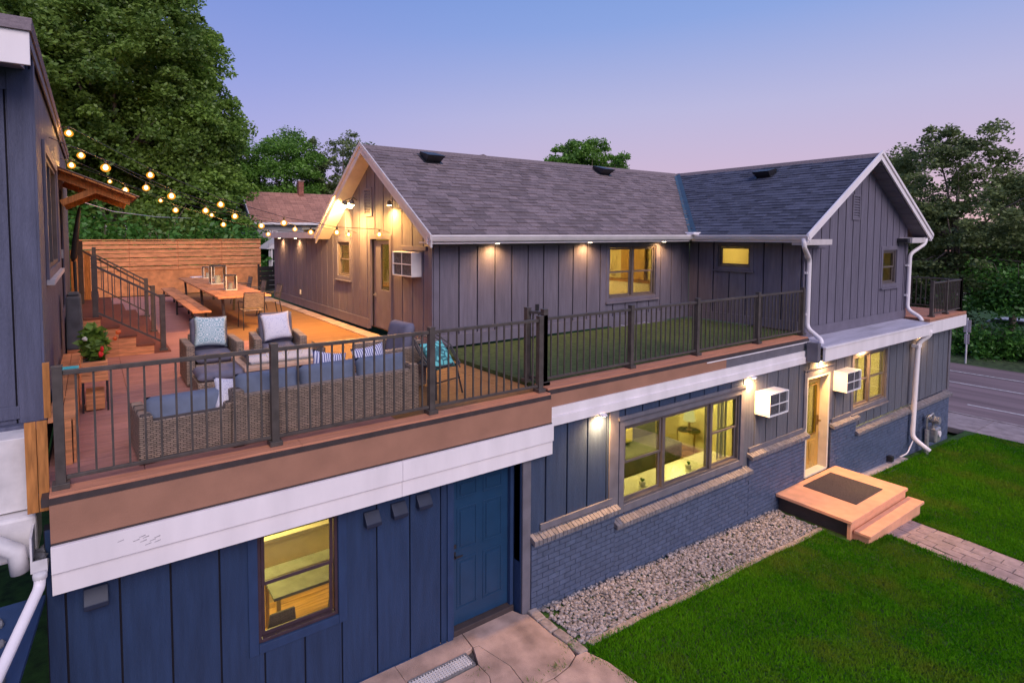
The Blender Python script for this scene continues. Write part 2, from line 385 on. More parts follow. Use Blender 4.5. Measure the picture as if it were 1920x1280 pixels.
def dup(root, loc, rz, label=None):
    kids = list(root.children)
    c = root.copy(); COL.objects.link(c); c.location = loc; c.rotation_euler = (0, 0, rz)
    for ch in kids: copy_obj(ch, c)
    if label: c['label'] = label
    return c
def inst(me, name, parent, loc, rot=None, scale=None):
    o = bpy.data.objects.new(name, me); COL.objects.link(o); o.parent = parent
    rl = root_of(parent).location if parent else Vector((0, 0, 0))
    o.location = Vector(loc)-rl
    if rot is not None: o.rotation_euler = rot
    if scale is not None: o.scale = scale
    return o
def spot(name, loc, aim, power, size, blend=.8, color=(1, .55, .20), rad=.07):
    l = bpy.data.lights.new(name, 'SPOT'); l.energy = power; l.spot_size = R(size); l.spot_blend = blend; l.color = color; l.shadow_soft_size = rad
    o = bpy.data.objects.new(name, l); COL.objects.link(o); o.location = loc
    o.rotation_euler = (Vector(aim)-Vector(loc)).to_track_quat('-Z', 'Y').to_euler(); return o
def point(name, loc, power, color, rad=.1):
    l = bpy.data.lights.new(name, 'POINT'); l.energy = power; l.color = color; l.shadow_soft_size = rad
    o = bpy.data.objects.new(name, l); COL.objects.link(o); o.location = loc; return o

# faces: ('Y', plane) faces -Y ; ('X', plane) faces -X ; ('x', plane) faces +X.  d = distance outwards
def L3(face, u, d, z):
    a, p = face
    return (u, p-d, z) if a == 'Y' else ((p-d, u, z) if a == 'X' else (p+d, u, z))
def fbox(mb, face, u0, u1, d0, d1, z0, z1, rnd=.5):
    p = L3(face, u0, d0, z0); q = L3(face, u1, d1, z1)
    return mb.box(p[0], q[0], p[1], q[1], p[2], q[2], rnd)
def fslab(mb, face, u0, u1, d0, d1, zb0, zb1, zt0, zt1):
    c = [L3(face, u0, d0, zb0), L3(face, u1, d0, zb1), L3(face, u1, d1, zb1), L3(face, u0, d1, zb0),
         L3(face, u0, d0, zt0), L3(face, u1, d0, zt1), L3(face, u1, d1, zt1), L3(face, u0, d1, zt0)]
    return mb.hexa(c)

# ================================================================== ground
def gz(x, y=0):
    z = -3.02 if x < 4.8 else -3.02-(min(x, 22)-4.8)*.046
    if x > 22: z -= min((x-22)*.01, .12)
    if x > 36: z -= min((x-36)*.03, 3)
    t = max(0, min(1, (y-13)/7)); s_ = max(0, min(1, (24-x)/5))
    t = t*t*(3-2*t); s_ = s_*s_*(3-2*s_)
    return z+2.7*t*s_
xs = [-300, -120, -60, -30, -15, -8, -4, 0, 2, 4, 4.8, 6, 8, 10, 12, 14, 16, 18, 20, 22, 23, 24, 25, 28, 32, 36, 40, 50, 70, 100, 160, 300, 700]
ys = [-300, -100, -40, -20, -10, -5, 0, 2, 4, 6, 8, 10, 12, 13, 14, 15, 16, 17, 18, 19, 20, 22, 26, 32, 40, 60, 90, 150, 300, 700]
g = MB(); nx = len(xs)
g.v = [(x, y, gz(x, y)-(.06 if x < 22 else .25)) for y in ys for x in xs]
g.f = [(j*nx+i, j*nx+i+1, (j+1)*nx+i+1, (j+1)*nx+i) for j in range(len(ys)-1) for i in range(nx-1)]; g.r = [.5]*len(g.f)
ground = struct(g.build('ground', M_dirt, smooth=True))

# lawn (soil sheet + blades)
def in_lawn(x, y):
    if x > 22.5 - .02*y or y < -6: return False
    if y > 5.62: return False
    if x < 5.1+.10*math.sin(y*3): return False
    yb = 4.88+.04*math.sin(x*1.7) if x < 11.3 else (4.35 if x < 13.95 else 5.45+.05*math.sin(x*3))
    if y > yb: return False
    pl, pr = path_edges(y)
    if y < 4.6 and pl-.02 < x < pr+.02: return False
    return True
def path_edges(y):
    w = .03*math.sin(y*5.3)+.02*math.sin(y*11)
    return 12.28-.10*(4.1-y)+w, 13.42-.07*(4.1-y)-w*.6
lw = MB()
for i in range(35):
    x0 = 5.0+i*.5; x1 = x0+.5
    lw.add([(x0, -8, gz(x0)-.004), (x1, -8, gz(x1)-.004), (x1, 5.7, gz(x1)-.004), (x0, 5.7, gz(x0)-.004)], [(0, 1, 2, 3)])
struct(lw.build('lawn', M_dirt))
rng = np.random.default_rng(3)
def blades():
    P_ = []
    N = 720000
    x = rng.uniform(5, 22.6, N); y = rng.uniform(-3.0, 5.6, N)
    # density falls with distance from the camera
    d = np.hypot(x, y); keep = rng.random(N) < np.clip((10.5/np.maximum(d, 1))**1.1, .2, 1)
    # only the wedge near the frame
    ang = (x*Rv.x+y*Rv.y)/(x*math.cos(YAW)+y*math.sin(YAW)+1e-6)
    keep &= ang < 1.15
    x = x[keep]; y = y[keep]
    ok = np.array([in_lawn(a, b) for a, b in zip(x, y)]); x = x[ok]; y = y[ok]; n = len(x)
    z = -3.02-(np.minimum(x, 22)-4.8)*.046
    pat = .8*np.sin(x*.55+y*.9+np.sin(y*.7)*2)+np.sin(x*1.3+np.sin(y*1.9)*1.5)*np.cos(y*1.7+np.sin(x*.8)*2)+.6*np.sin(x*4.1+y*3.3)*np.cos(y*5.2-x*2.1)
    h = .036*(1+.35*pat*.5)*rng.uniform(.6, 1.35, n); w = rng.uniform(.005, .009, n)*(1+d[keep][ok]*.03)
    a = rng.uniform(0, 6.283, n); la = rng.uniform(0, 6.283, n); lean = rng.uniform(.2, .9, n)*h
    V = np.empty((n, 3, 3), np.float32)
    V[:, 0] = np.stack([x-np.cos(a)*w, y-np.sin(a)*w, z], 1); V[:, 1] = np.stack([x+np.cos(a)*w, y+np.sin(a)*w, z], 1)
    V[:, 2] = np.stack([x+np.cos(la)*lean, y+np.sin(la)*lean, z+h], 1)
    r = np.clip(.48+.20*pat+rng.normal(0, .20, n), 0, 1)
    return V.reshape(-1, 3), n, r
def fast_mesh(name, V, nf, k, r, material):
    me = bpy.data.meshes.new(name)
    me.vertices.add(len(V)); me.vertices.foreach_set('co', V.astype(np.float32).ravel())
    me.loops.add(nf*k); me.loops.foreach_set('vertex_index', np.arange(nf*k, dtype=np.int32))
    me.polygons.add(nf); me.polygons.foreach_set('loop_start', np.arange(0, nf*k, k, dtype=np.int32))
    me.polygons.foreach_set('loop_total', np.full(nf, k, dtype=np.int32))
    me.update(calc_edges=True)
    a_ = me.attributes.new('rnd', 'FLOAT', 'FACE'); a_.data.foreach_set('value', np.asarray(r, np.float32))
    me.materials.append(material)
    return me
V, n, r = blades()
go = bpy.data.objects.new('grass', fast_mesh('grass', V, n, 3, r, dry(M_grass))); COL.objects.link(go)
go['kind'] = 'stuff'; go['label'] = 'mown green lawn grass on both sides of the paver path'; go['category'] = 'grass'

def tufts():
    xs_, ys_ = [], []
    r_ = np.random.default_rng(12)
    x = r_.uniform(5.15, 11.35, 2600); xs_.append(x); ys_.append(4.79+.02*np.sin(x*6)+r_.normal(0, .015, len(x)))
    y = r_.uniform(-1.6, 4.1, 3000)
    xs_.append(12.28-.10*(4.1-y)-np.abs(r_.normal(.0, .04, len(y)))+.015); ys_.append(y)
    y = r_.uniform(-1.6, 4.1, 3000); xs_.append(13.42-.07*(4.1-y)+np.abs(r_.normal(.0, .04, len(y)))-.015); ys_.append(y)
    x = r_.uniform(14, 20.9, 2600); xs_.append(x); ys_.append(5.50+r_.normal(0, .03, len(x)))
    y = r_.uniform(2.6, 4.85, 1500); xs_.append(5.18+r_.normal(0, .05, len(y))); ys_.append(y)
    x = np.concatenate([r_.uniform(11.4, 12.2, 450), r_.uniform(13.5, 14.0, 300)]); xs_.append(x); ys_.append(4.07+r_.normal(0, .03, len(x)))
    x = np.concatenate(xs_); y = np.concatenate(ys_); n = len(x)
    z = -3.02-(np.minimum(x, 22)-4.8)*.046; h = r_.uniform(.03, .07, n); a = r_.uniform(0, 6.283, n); la = r_.uniform(0, 6.283, n); w = .007
    V = np.empty((n, 3, 3), np.float32)
    V[:, 0] = np.stack([x-np.cos(a)*w, y-np.sin(a)*w, z], 1); V[:, 1] = np.stack([x+np.cos(a)*w, y+np.sin(a)*w, z], 1)
    V[:, 2] = np.stack([x+np.cos(la)*h*.6, y+np.sin(la)*h*.6, z+h], 1)
    o = bpy.data.objects.new('edge_grass', fast_mesh('edge_grass', V.reshape(-1, 3), n, 3, np.clip(r_.normal(.5, .3, n), 0, 1), M_grass)); COL.objects.link(o)
    o['kind'] = 'stuff'; o['label'] = 'longer untrimmed grass along the edging stones, steps and path'; o['category'] = 'grass'
tufts()
# driveway / concrete apron at the foot of the wall
def crack_slab(name, poly, z, material, parent, th=.06):
    return MB().prism([(x, y, z-th) for x, y in poly], (0, 0, th)).build(name, material, parent, bevel=.006)
pav = struct(bpy.data.objects.new('pavement', None)); COL.objects.link(pav)
for k, poly in enumerate([
    [(-3, 2.5), (1.4, 2.5), (1.44, 5.86), (-3, 5.86)], [(1.406, 2.5), (2.93, 2.5), (2.935, 5.86), (1.446, 5.86)],
    [(2.941, 5.57), (3.785, 5.57), (3.90, 5.60), (3.93, 5.94), (2.941, 5.86)], [(2.941, 2.5), (3.60, 2.5), (3.66, 4.6), (3.70, 4.93), (3.80, 5.10), (3.79, 5.32), (2.941, 5.32)],
    [(3.80, 5.32), (3.81, 5.11), (3.715, 4.93), (3.68, 4.66), (4.06, 4.70), (4.11, 5.1), (3.98, 5.58), (3.91, 5.59)],
    [(3.94, 5.94), (3.915, 5.605), (3.99, 5.59), (4.12, 5.10), (4.07, 4.705), (4.42, 4.68), (4.70, 4.715), (4.90, 4.80), (4.945, 4.98), (4.91, 5.20), (4.90, 5.70), (4.83, 5.74), (4.74, 5.94)],
    [(3.61, 2.5), (4.40, 2.5), (4.42, 4.665), (4.06, 4.688), (3.67, 4.645)],
    [(4.41, 2.5), (5.36, 2.5), (5.16, 4.50), (5.06, 4.77), (4.91, 4.79), (4.71, 4.70), (4.43, 4.665)]]):
    crack_slab('concrete_slab', poly, -3.0-.004*(k % 3), M_conc, pav)
struct(MB().box(-6, 5.15, -2, 6.2, -3.30, -3.075).build('driveway', M_gbase))
# drain
dr = thing('trench_drain', 'pale slotted drain grate set in the concrete beside the navy wall', 'drain', (3.3, 5.43, -3.0))
b = MB(); b.box(2.95, 3.77, 5.335, 5.355, -3.03, -2.990); b.box(2.95, 3.77, 5.535, 5.555, -3.03, -2.990); b.box(3.75, 3.77, 5.356, 5.534, -3.03, -2.991)
b.build('frame', M_steel, dr)
b = MB()
for i in range(21): b.box(2.96+i*.038, 2.975+i*.038, 5.356, 5.534, -3.02, -2.993)
for yy in (5.39, 5.42, 5.45, 5.48, 5.51): b.box(2.96, 3.75, yy-.004, yy+.004, -3.02, -2.994)
b.build('grate', M_whiteold, dr)
MB().box(2.95, 3.77, 5.357, 5.533, -3.06, -3.045).build('channel', M_black, dr)
# moss and weeds in the cracks
rg = random.Random(5)
wb = MB()
for cx_, cy_, nn in ((4.95, 4.95, 60), (4.55, 4.76, 60), (4.1, 4.73, 35), (5.06, 4.62, 50), (3.72, 5.2, 14)):
    for i in range(nn):
        x = cx_+rg.gauss(0, .09); y = cy_+rg.gauss(0, .05); a = rg.uniform(0, 6.28); h = rg.uniform(.02, .06)
        wb.add([(x, y, -3.0), (x+.01, y+.006, -3.0), (x+math.cos(a)*.03, y+math.sin(a)*.03, -3.0+h)], [(0, 1, 2)], rg.random())
w_ = wb.build('weeds', M_grass, kind='stuff'); w_['label'] = 'small weeds growing in the concrete cracks'; w_['category'] = 'weeds'

# cobble edge
for i, (x, y, a) in enumerate([(4.99, 5.62, 1.48), (4.985, 5.38, 1.54), (5.01, 5.13, 1.66), (5.03, 4.89, 1.6)]):
    o = MB().box(-.12, .12, -.075, .075, -.1, 0).build('kerb_stone', M_cobble, bevel=.02)
    o.location = (x, y, -2.985-.004*i); o.rotation_euler = (0, 0, a)
    tag(o, ['grey kerb stone against the navy corner board', 'second kerb stone out from the navy wall', 'third kerb stone out from the navy wall', 'outermost kerb stone of four, touching the weeds'][i], 'kerb stone', 'kerb stones along the gravel end')
# gravel bed with concrete edging
struct(MB().hexa([(5.1, 4.86, -3.3), (11.35, 4.86, -3.55), (11.35, 5.72, -3.55), (5.1, 5.72, -3.3), (5.1, 4.86, -3.06), (11.35, 4.86, gz(11.35)-.02), (11.35, 5.72, gz(11.35)-.02), (5.1, 5.72, -3.06)]).build('gravel_bed', M_gbase))
gb = MB(); rg = random.Random(11)
for i in range(7600):
    x = rg.uniform(5.12, 11.36); y = rg.uniform(4.90, 5.715)
    if x < 5.3 and y > 5.3 and rg.random() < .3: continue
    gb.blob((x, y, gz(x)+rg.uniform(-.02, .028)+.02*(y-4.9)), rg.uniform(.014, .034), i, rg.random(), .7)
gs = gb.build('gravel', M_gravel, kind='stuff'); gs['label'] = 'pale crushed stone strip along the painted brick wall'; gs['category'] = 'gravel'
ed = thing('garden_edging', 'low concrete edging strip between gravel and lawn', 'edging', (5.2, 4.86, -3.05))
x = 5.2
for i in range(6):
    x1 = x+1.03
    y0 = 4.86+.02*math.sin(i*2.1); y1 = 4.86+.02*math.sin((i+1)*2.1)
    MB().hexa([(x+.006, y0-.05, gz(x)-.12), (x1-.006, y1-.05, gz(x1)-.12), (x1-.006, y1+.045, gz(x1)-.12), (x+.006, y0+.045, gz(x)-.12),
               (x+.006, y0-.05, gz(x)+.028), (x1-.006, y1-.05, gz(x1)+.028), (x1-.006, y1+.045, gz(x1)+.03), (x+.006, y0+.045, gz(x)+.03)]).build('edging_block', M_cobble, ed, bevel=.012)
    x = x1
# path of pavers
path = struct(bpy.data.objects.new('path', None)); COL.objects.link(path)
y = 4.52; row = 0
while y > -1.6:
    pl, pr = path_edges(y); ncol = 5; w = (pr-pl)/ncol
    L_ = .40
    for c in range(ncol):
        yo = y-(.2 if c % 2 else 0)
        x0 = pl+c*w; x1 = x0+w-.012
        p0, q0 = path_edges(yo-L_); w0 = (q0-p0)/ncol; X0 = p0+c*w0; X1 = X0+w0-.012
        zz = random.uniform(-.004, .006)
        MB().hexa([(X0, yo-L_+.010, gz(X0)-.08), (X1, yo-L_+.010, gz(X1)-.08), (x1, yo, gz(x1)-.08), (x0, yo, gz(x0)-.08),
                   (X0, yo-L_+.010, gz(X0)+.012+zz), (X1, yo-L_+.010, gz(X1)+.012+zz), (x1, yo, gz(x1)+.012+zz), (x0, yo, gz(x0)+.012+zz)]).build('paver', M_paver, path, bevel=.004)
    y -= L_
# small concrete foot along the right brick wall
struct(MB().hexa([(14.0, 5.50, -3.7), (17.6, 5.56, -3.9), (17.6, 5.72, -3.9), (14.0, 5.72, -3.7), (14.0, 5.50, gz(14)+.02), (17.6, 5.56, gz(17.6)+.03), (17.6, 5.72, gz(17.6)+.03), (14.0, 5.72, gz(14)+.03)]).build('footing', M_conc2))
# sidewalk, road, markings, verge
def strip(name, x0, x1, z, material, y0=-60, y1=90, th=.08):
    return struct(MB().box(x0, x1, y0, y1, z-th, z).build(name, material))
swk = struct(bpy.data.objects.new('sidewalk', None)); COL.objects.link(swk)
for i in range(24):
    y0 = -8+i*1.5
    MB().box(22.47, 24.35, y0+.008, y0+1.492, -3.98, -3.815-.003*(i % 2)).build('sidewalk_slab', M_kerb, swk)
strip('kerb', 24.36, 24.52, -3.80, M_kerb, th=.3)
strip('road', 24.52, 34.6, -3.93, M_asph, th=.12)
for nm, x0, x1, y0, y1 in (('road_marking', 32.45, 32.57, -60, 90), ('road_marking', 30.0, 30.12, -60, 90), ('road_marking', 26.42, 26.54, -60, 6.7)):
    struct(MB().box(x0, x1, y0, y1, -3.93, -3.926).build(nm, M_paint))
strip('verge', 34.6, 38.5, -3.95, mat('verge_grass', (.055, .085, .030), .95, .35, 5, .9, 40), th=.3)

# ================================================================== rooms behind the windows
def room(x0, x1, y0, y1, z0, z1, face='Y', floor=M_floorw, wall=M_room):
    rm = struct(bpy.data.objects.new('room', None)); COL.objects.link(rm)
    w = MB(); t = .05
    if face == 'Y': w.box(x0, x1, y1, y1+t, z0, z1); w.box(x0-t, x0, y0, y1+t, z0, z1); w.box(x1, x1+t, y0, y1+t, z0, z1)
    elif face == 'X': w.box(x1, x1+t, y0, y1, z0, z1); w.box(x0, x1+t, y0-t, y0, z0, z1); w.box(x0, x1+t, y1, y1+t, z0, z1)
    elif face == 'XY': w.box(x1, x1+t, y0, y1, z0, z1); w.box(x0, x1+t, y1, y1+t, z0, z1)
    w.build('interior_wall', wall, rm)
    MB().box(x0-t, x1+t, y0-t, y1+t, z1, z1+t).build('ceiling', M_ceil, rm)
    n = max(3, int((y1-y0)/.2))
    for i in range(n):
        MB().box(x0, x1, y0+i*(y1-y0)/n+.004, y0+(i+1)*(y1-y0)/n-.004, z0-t, z0-(.002 if i % 2 else 0)).build('floor_plank', floor, rm)
    return rm
YW = (1, .86, .32); YO = (1, .70, .26)
struct(MB().box(-.2, 3.6, 8.6, 8.64, -2.0, -.55).build('interior_wall', M_goldw)); room(-.2, 3.66, 6.05, 9.2, -3.0, -.5); point('kitchen_lamp', (1.4, 7.7, -.75), 260, YW, .15)
struct(MB().box(8.0, 8.9, 9.5, 9.56, -1.7, -.9).build('wall_picture', M_grille)); room(5.15, 12.2, 6.0, 9.6, -3.0, -.5); point('living_lamp', (8.2, 8.2, -.75), 620, YW, .15); point('living_lamp', (10.6, 7.4, -.75), 380, YW, .15)
room(12.35, 13.75, 6.15, 9.0, -3.0, -.5); point('hall_lamp', (13.0, 7.6, -.8), 180, YW, .12)
room(13.9, 18.5, 6.0, 9.0, -3.0, -.5); point('bedroom_lamp', (15.9, 7.6, -.8), 520, YW, .15)
room(5.45, 12.7, 9.0, 16.8, .12, 2.35, 'XY'); point('upstairs_lamp', (10.6, 11.0, 2.0), 290, YO, .15); point('upstairs_lamp', (7.0, 12.2, 2.0), 330, YO, .15)
room(13.2, 18.3, 6.3, 8.75, .12, 2.35, 'XY'); point('bathroom_lamp', (14.8, 7.6, 2.0), 55, YO, .12)
struct(MB().box(12.60, 12.66, 9.95, 10.75, .13, 2.15).build('interior_door', M_wooddoor))
struct(MB().box(12.62, 12.68, 9.25, 9.75, 1.2, 1.75).build('wall_picture', M_grille))
wd = thing('dresser', 'low pale dresser inside behind the upper two-sash window', 'dresser', (12.2, 10.2, .13)); MB().box(12.0, 12.5, 9.3, 11.2, .13, .95).build('body', M_pot, wd, bevel=.01); MB().box(11.97, 12.52, 9.27, 11.23, .952, .98).build('top', M_floorw, wd)
# partition inside the lit upstairs room, seen through the big window
pt = struct(MB().box(9.2, 12.6, 11.6, 11.66, .13, 2.34).build('interior_wall', M_room))
struct(MB().box(11.0, 11.7, 11.5, 11.6, .13, 2.2).build('interior_door', M_wooddoor))

# ================================================================== the house
house = thing('house', 'two storey navy and slate board-sided house with gabled shingle roofs and roof deck', 'house', (5, 6, -3))
rgB = random.Random(21)
def board_wall(face, u0, u1, zb, zt, holes, joints, matb, matw, depth=.030, gap=.030, back=.10, gable=None, kinks=()):
    """backing wall with real openings, plus one board per joint interval; gable = function u -> top z"""
    top = gable or (lambda u: zt)
    cuts = sorted(set([u0, u1]+[h[0] for h in holes]+[h[1] for h in holes]+([gable_apex] if gable else [])+list(kinks)))
    cuts = [c for c in cuts if u0 <= c <= u1]
    wb = MB()
    for a, b_ in zip(cuts, cuts[1:]):
        mid = (a+b_)/2; zs = [(zb, zb)]
        hs = sorted([(h[2], h[3]) for h in holes if h[0]-1e-6 <= mid <= h[1]+1e-6])
        lo = zb
        for h0, h1 in hs:
            if h0 > lo: fslab(wb, face, a, b_, 0, -back, lo, lo, h0, h0)
            lo = h1
        ta, tb = top(a), top(b_)
        if min(ta, tb) > lo-.3: fslab(wb, face, a, b_, 0, -back, lo, lo, max(ta, lo), max(tb, lo))
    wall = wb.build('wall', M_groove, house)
    js = [u0]+[j for j in joints if u0 < j < u1]+[u1]
    for a, b_ in zip(js, js[1:]):
        a2, b2 = a+gap/2, b_-gap/2
        if b2-a2 < .03: continue
        cs = sorted(set([a2, b2]+[c for h in holes for c in h[:2] if a2 < c < b2]+([gable_apex] if gable and a2 < gable_apex < b2 else [])))
        sl_ = []
        for p, q in zip(cs, cs[1:]):
            mid = (p+q)/2; lo = zb
            for h0, h1 in sorted([(h[2], h[3]) for h in holes if h[0] <= mid <= h[1]]):
                if h0 > lo+.02: sl_.append((p, q, lo, lo, h0, h0))
                lo = h1
            ta, tb = top(p), top(q)
            if max(ta, tb) > lo+.03: sl_.append((p, q, lo, lo, max(ta, lo+.01), max(tb, lo+.01)))
        groups = []
        for x_ in sl_:
            hit = [g_ for g_ in groups if any(abs(y_[1]-x_[0]) < 1e-6 and min(y_[5], x_[4])-max(y_[2], x_[2]) > .01 for y_ in g_)]
            new = [x_]
            for g_ in hit: new += g_; groups.remove(g_)
            groups.append(new)
        for g_ in groups:
            bb = MB()
            for (p, q, z0_, z1_, t0_, t1_) in g_: fslab(bb, face, p, q, 0.001, depth, z0_, z1_, t0_, t1_)
            bb.build('siding_board', M_navylit if (matb is M_navyr and a > 10.2) else matb, wall, bevel=.003)  # boards right of the large window take the lamp-lit copy
    return wall
gable_apex = 0
def steps(a, b, s): 
    out = []; x = a
    while x < b: out.append(round(x, 3)); x += s
    return out
def window(face, u0, u1, z0, z1, units, framem, trimm, trim=.10, deep=.07, sill=True, mid=.5, label=None):
    """frame hangs under the house, panes and sashes are its sub-parts"""
    f = MB(); t = .035
    fbox(f, face, u0, u0+t, .015, -deep, z0, z1); fbox(f, face, u1-t, u1, .015, -deep, z0, z1)
    fbox(f, face, u0+t, u1-t, .015, -deep, z1-t, z1); fbox(f, face, u0+t, u1-t, .02, -deep, z0, z0+t)
    for (a, b_, k), (c, d, k2) in zip(units, units[1:]): fbox(f, face, b_, c, .018, -deep, z0+t, z1-t)
    w = f.build('window', framem, house, bevel=.004)
    if label: w['label'] = label
    for a, b_, k in units:
        a_, c_ = a+.004, b_-.004
        za, zb_ = z0+t+.003, z1-t-.003; zm = za+(zb_-za)*mid
        parts = [(za, zm+.02, -.035), (zm-.02, zb_, -.012)] if k == 'd' else [(za, zb_, -.02)]
        if k == 's': parts = [(za, zb_, -.03)]
        for (p, q, dd) in parts:
            s_ = MB(); r_ = .038
            fbox(s_, face, a_, a_+r_, dd, dd-.022, p, q); fbox(s_, face, c_-r_, c_, dd, dd-.022, p, q)
            fbox(s_, face, a_+r_, c_-r_, dd, dd-.022, p, p+r_); fbox(s_, face, a_+r_, c_-r_, dd, dd-.022, q-r_, q)
            s_.build('sash', framem, w, bevel=.003)
            g_ = MB(); fbox(g_, face, a_+r_-.004, c_-r_+.004, dd-.009, dd-.014, p+r_-.004, q-r_+.004); g_.build('pane', M_glass, w)
    if trim:
        s_ = MB(); d1 = .045
        fbox(s_, face, u0-trim, u0-.002, .002, d1, z0-trim, z1+trim); fbox(s_, face, u1+.002, u1+trim, .002, d1, z0-trim, z1+trim)
        fbox(s_, face, u0, u1, .002, d1, z1+.002, z1+trim); fbox(s_, face, u0, u1, .002, d1, z0-trim, z0-.002)
        s_.build('window_trim', trimm, w, bevel=.004)
    if sill:
        s_ = MB(); fbox(s_, face, u0-trim-.02, u1+trim+.02, .002, .085, z0-trim-.035, z0-trim-.002); s_.build('sill', trimm, w, bevel=.005)
    return w

# --- lower left wall (face at y 5.87)
FLL = ('Y', 5.90)
kwin = (1.36, 2.24, -2.10, -.80)
board_wall(FLL, -.42, 4.80, -3.10, -.36, [kwin, (3.78, 4.80, -3.10, -.86)], [-.28, .13, .55, .99, 1.42, 1.85, 2.28, 2.72, 3.16, 3.60], M_navy, M_navytrim, back=.12, gap=.018)
window(FLL, *kwin, [(1.40, 2.20, 'd')], M_frame, M_navytrim, trim=.10, sill=False, mid=.47)
b = MB(); fbox(b, FLL, 3.69, 3.775, .032, .055, -3.08, -.50); fbox(b, FLL, -.41, 3.68, .032, .050, -3.12, -3.0); b.each('trim_board', M_navytrim, house, bevel=.004)
# blue panelled door
def panel_door(name, face, u0, u1, z0, z1, d, m_, panels, th=.045, handle=None, hm=M_black, parent=None):
    dd = MB(); fbox(dd, face, u0, u1, d, d-th, z0, z1)
    do = dd.build(name, m_, parent or house, bevel=.004)
    for (a, b_, p, q) in panels:
        pp = MB(); e = .022
        fbox(pp, face, a, b_, d+.001, d+.009, p, p+e); fbox(pp, face, a, b_, d+.001, d+.009, q-e, q)
        fbox(pp, face, a, a+e, d+.001, d+.009, p+e, q-e); fbox(pp, face, b_-e, b_, d+.001, d+.009, p+e, q-e)
        fbox(pp, face, a+.05, b_-.05, d+.001, d+.012, p+.05, q-.05)
        pp.build('door_panel', m_, do, bevel=.006)
    if handle:
        hu, hz = handle
        h = MB(); fbox(h, face, hu-.022, hu+.022, d+.001, d+.012, hz-.05, hz+.05); fbox(h, face, hu-.01, hu+.01, d+.01, d+.05, hz-.01, hz+.01); fbox(h, face, hu-.01, hu+.10, d+.045, d+.06, hz-.010, hz+.010)
        fbox(h, face, hu-.025, hu+.025, d+.001, d+.018, hz+.10, hz+.15)
        h.build('handle', hm, do, bevel=.003)
    return do
pn = []
for a in (3.90, 4.32):
    pn += [(a, a+.32, -2.72, -2.05), (a, a+.32, -1.93, -1.36), (a, a+.32, -1.24, -1.0)]
panel_door('door', FLL, 3.80, 4.745, -2.93, -.88, -.06, M_bluedoor, pn, handle=(3.86, -1.98))
b = MB(); fbox(b, FLL, 3.78, 3.80, .03, -.12, -3.05, -.86); fbox(b, FLL, 4.745, 4.80, .0, -.12, -3.05, -.86); b.build('door_jamb', M_navytrim, house)
b = MB(); fbox(b, FLL, 3.79, 4.79, .03, -.12, -3.04, -2.935); b.build('threshold', M_darkstrip, house, bevel=.006)

# --- lower right wall (siding face y 5.78, brick face y 5.72)
FLR = ('Y', 5.80)
bwin = (6.90, 10.13, -2.03, -.78); d2 = (12.62, 13.60, -2.99, -.83); rwin = (14.80, 16.62, -1.86, -.62)
board_wall(FLR, 4.83, 21.0, -2.30, -.30, [bwin, (d2[0], d2[1], -2.30, d2[3]), rwin], [4.98]+steps(5.27, 20.9, .412), M_navyr, M_navytrim, back=.12)
window(FLR, *bwin, [(6.945, 7.86, 'd'), (7.93, 9.20, 'f'), (9.27, 10.09, 'd')], M_frame2, M_greytrim, trim=.12, deep=.10, sill=False, mid=.52)
window(FLR, *rwin, [(14.84, 15.68, 'd'), (15.74, 16.58, 'd')], M_frame2, M_greytrim, trim=.11, deep=.10, sill=True, mid=.5)
b = MB()
fbox(b, FLR, 4.835, 4.975, .032, .062, -3.08, -.32); fbox(b, FLR, 5.16, 6.62, .032, .062, -1.93, -1.84); fbox(b, FLR, 10.42, 12.50, .032, .062, -1.95, -1.86)
fbox(b, FLR, 13.75, 14.66, .032, .062, -1.98, -1.89); fbox(b, FLR, 20.86, 21.0, .032, .062, -2.3, -.32); fbox(b, FLR, 6.55, 6.75, .032, .055, -2.0, -.47)
fbox(b, FLR, 6.72, 10.32, .05, .09, -.655, -.60)
b.each('trim_board', M_greytrim, house, bevel=.004)
b = MB(); fbox(b, FLR, 4.83, 4.97, .022, -.15, -3.12, -.34); b.build('corner_board', M_navytrim, house, bevel=.004)
# brick plinth: mortar backing, bricks, rowlock sills
YB = 5.735
secs = [(4.98, 6.66, -1.99), (6.66, 10.40, -2.24), (10.40, 12.52, -1.99), (13.68, 14.90, -2.02), (14.90, 20.98, -2.40)]
bw = MB()
for a, b_, zt in secs: bw.box(a, b_, YB, 5.90, -4.1, zt)
plinth = bw.build('brick_wall', M_mortar, house)
bm_ = []
for k in range(5):
    e = MB(); j = [random.uniform(-.0015, .0015) for _ in range(8)]
    L_, H_, D_ = .203, .064, .014
    e.hexa([(0, -D_+j[0], j[1]), (L_, -D_+j[2], 0), (L_, .004, 0), (0, .004, 0), (0, -D_+j[3], H_), (L_, -D_+j[4], H_+j[5]), (L_, .004, H_), (0, .004, H_)], k/4)
    me = e.mesh('brick'); me.materials.append(M_brick); bm_.append(me)
cand = []; stuff_b = MB()
for a, b_, zt in secs:
    z = zt-.076; row = 0
    while z > gz(b_)-.12:
        x = a-(.107 if int(round(z/.076)) % 2 else 0)
        while x < b_:
            x0 = max(x, a+.002); x1 = min(x+.203, b_-.002)
            if x1-x0 > .03: cand.append((x0, x1, z))
            x += .213
        z -= .076
cand.sort(key=lambda c: c[0]*1.0-.0*c[2])
nb = 0
for x0, x1, z in cand:
    if nb < 296 and abs(x1-x0-.203) < 1e-6 and z > gz(x0)-.03:
        inst(rgB.choice(bm_), 'brick', plinth, (x0, YB, z)); nb += 1
    else:
        j = rgB.uniform(-.002, .002)
        stuff_b.box(x0, x1, YB-.014+j, YB+.004, z, z+.064, rgB.random())
stuff_b.build('brick_courses', M_brick, plinth, kind='stuff')
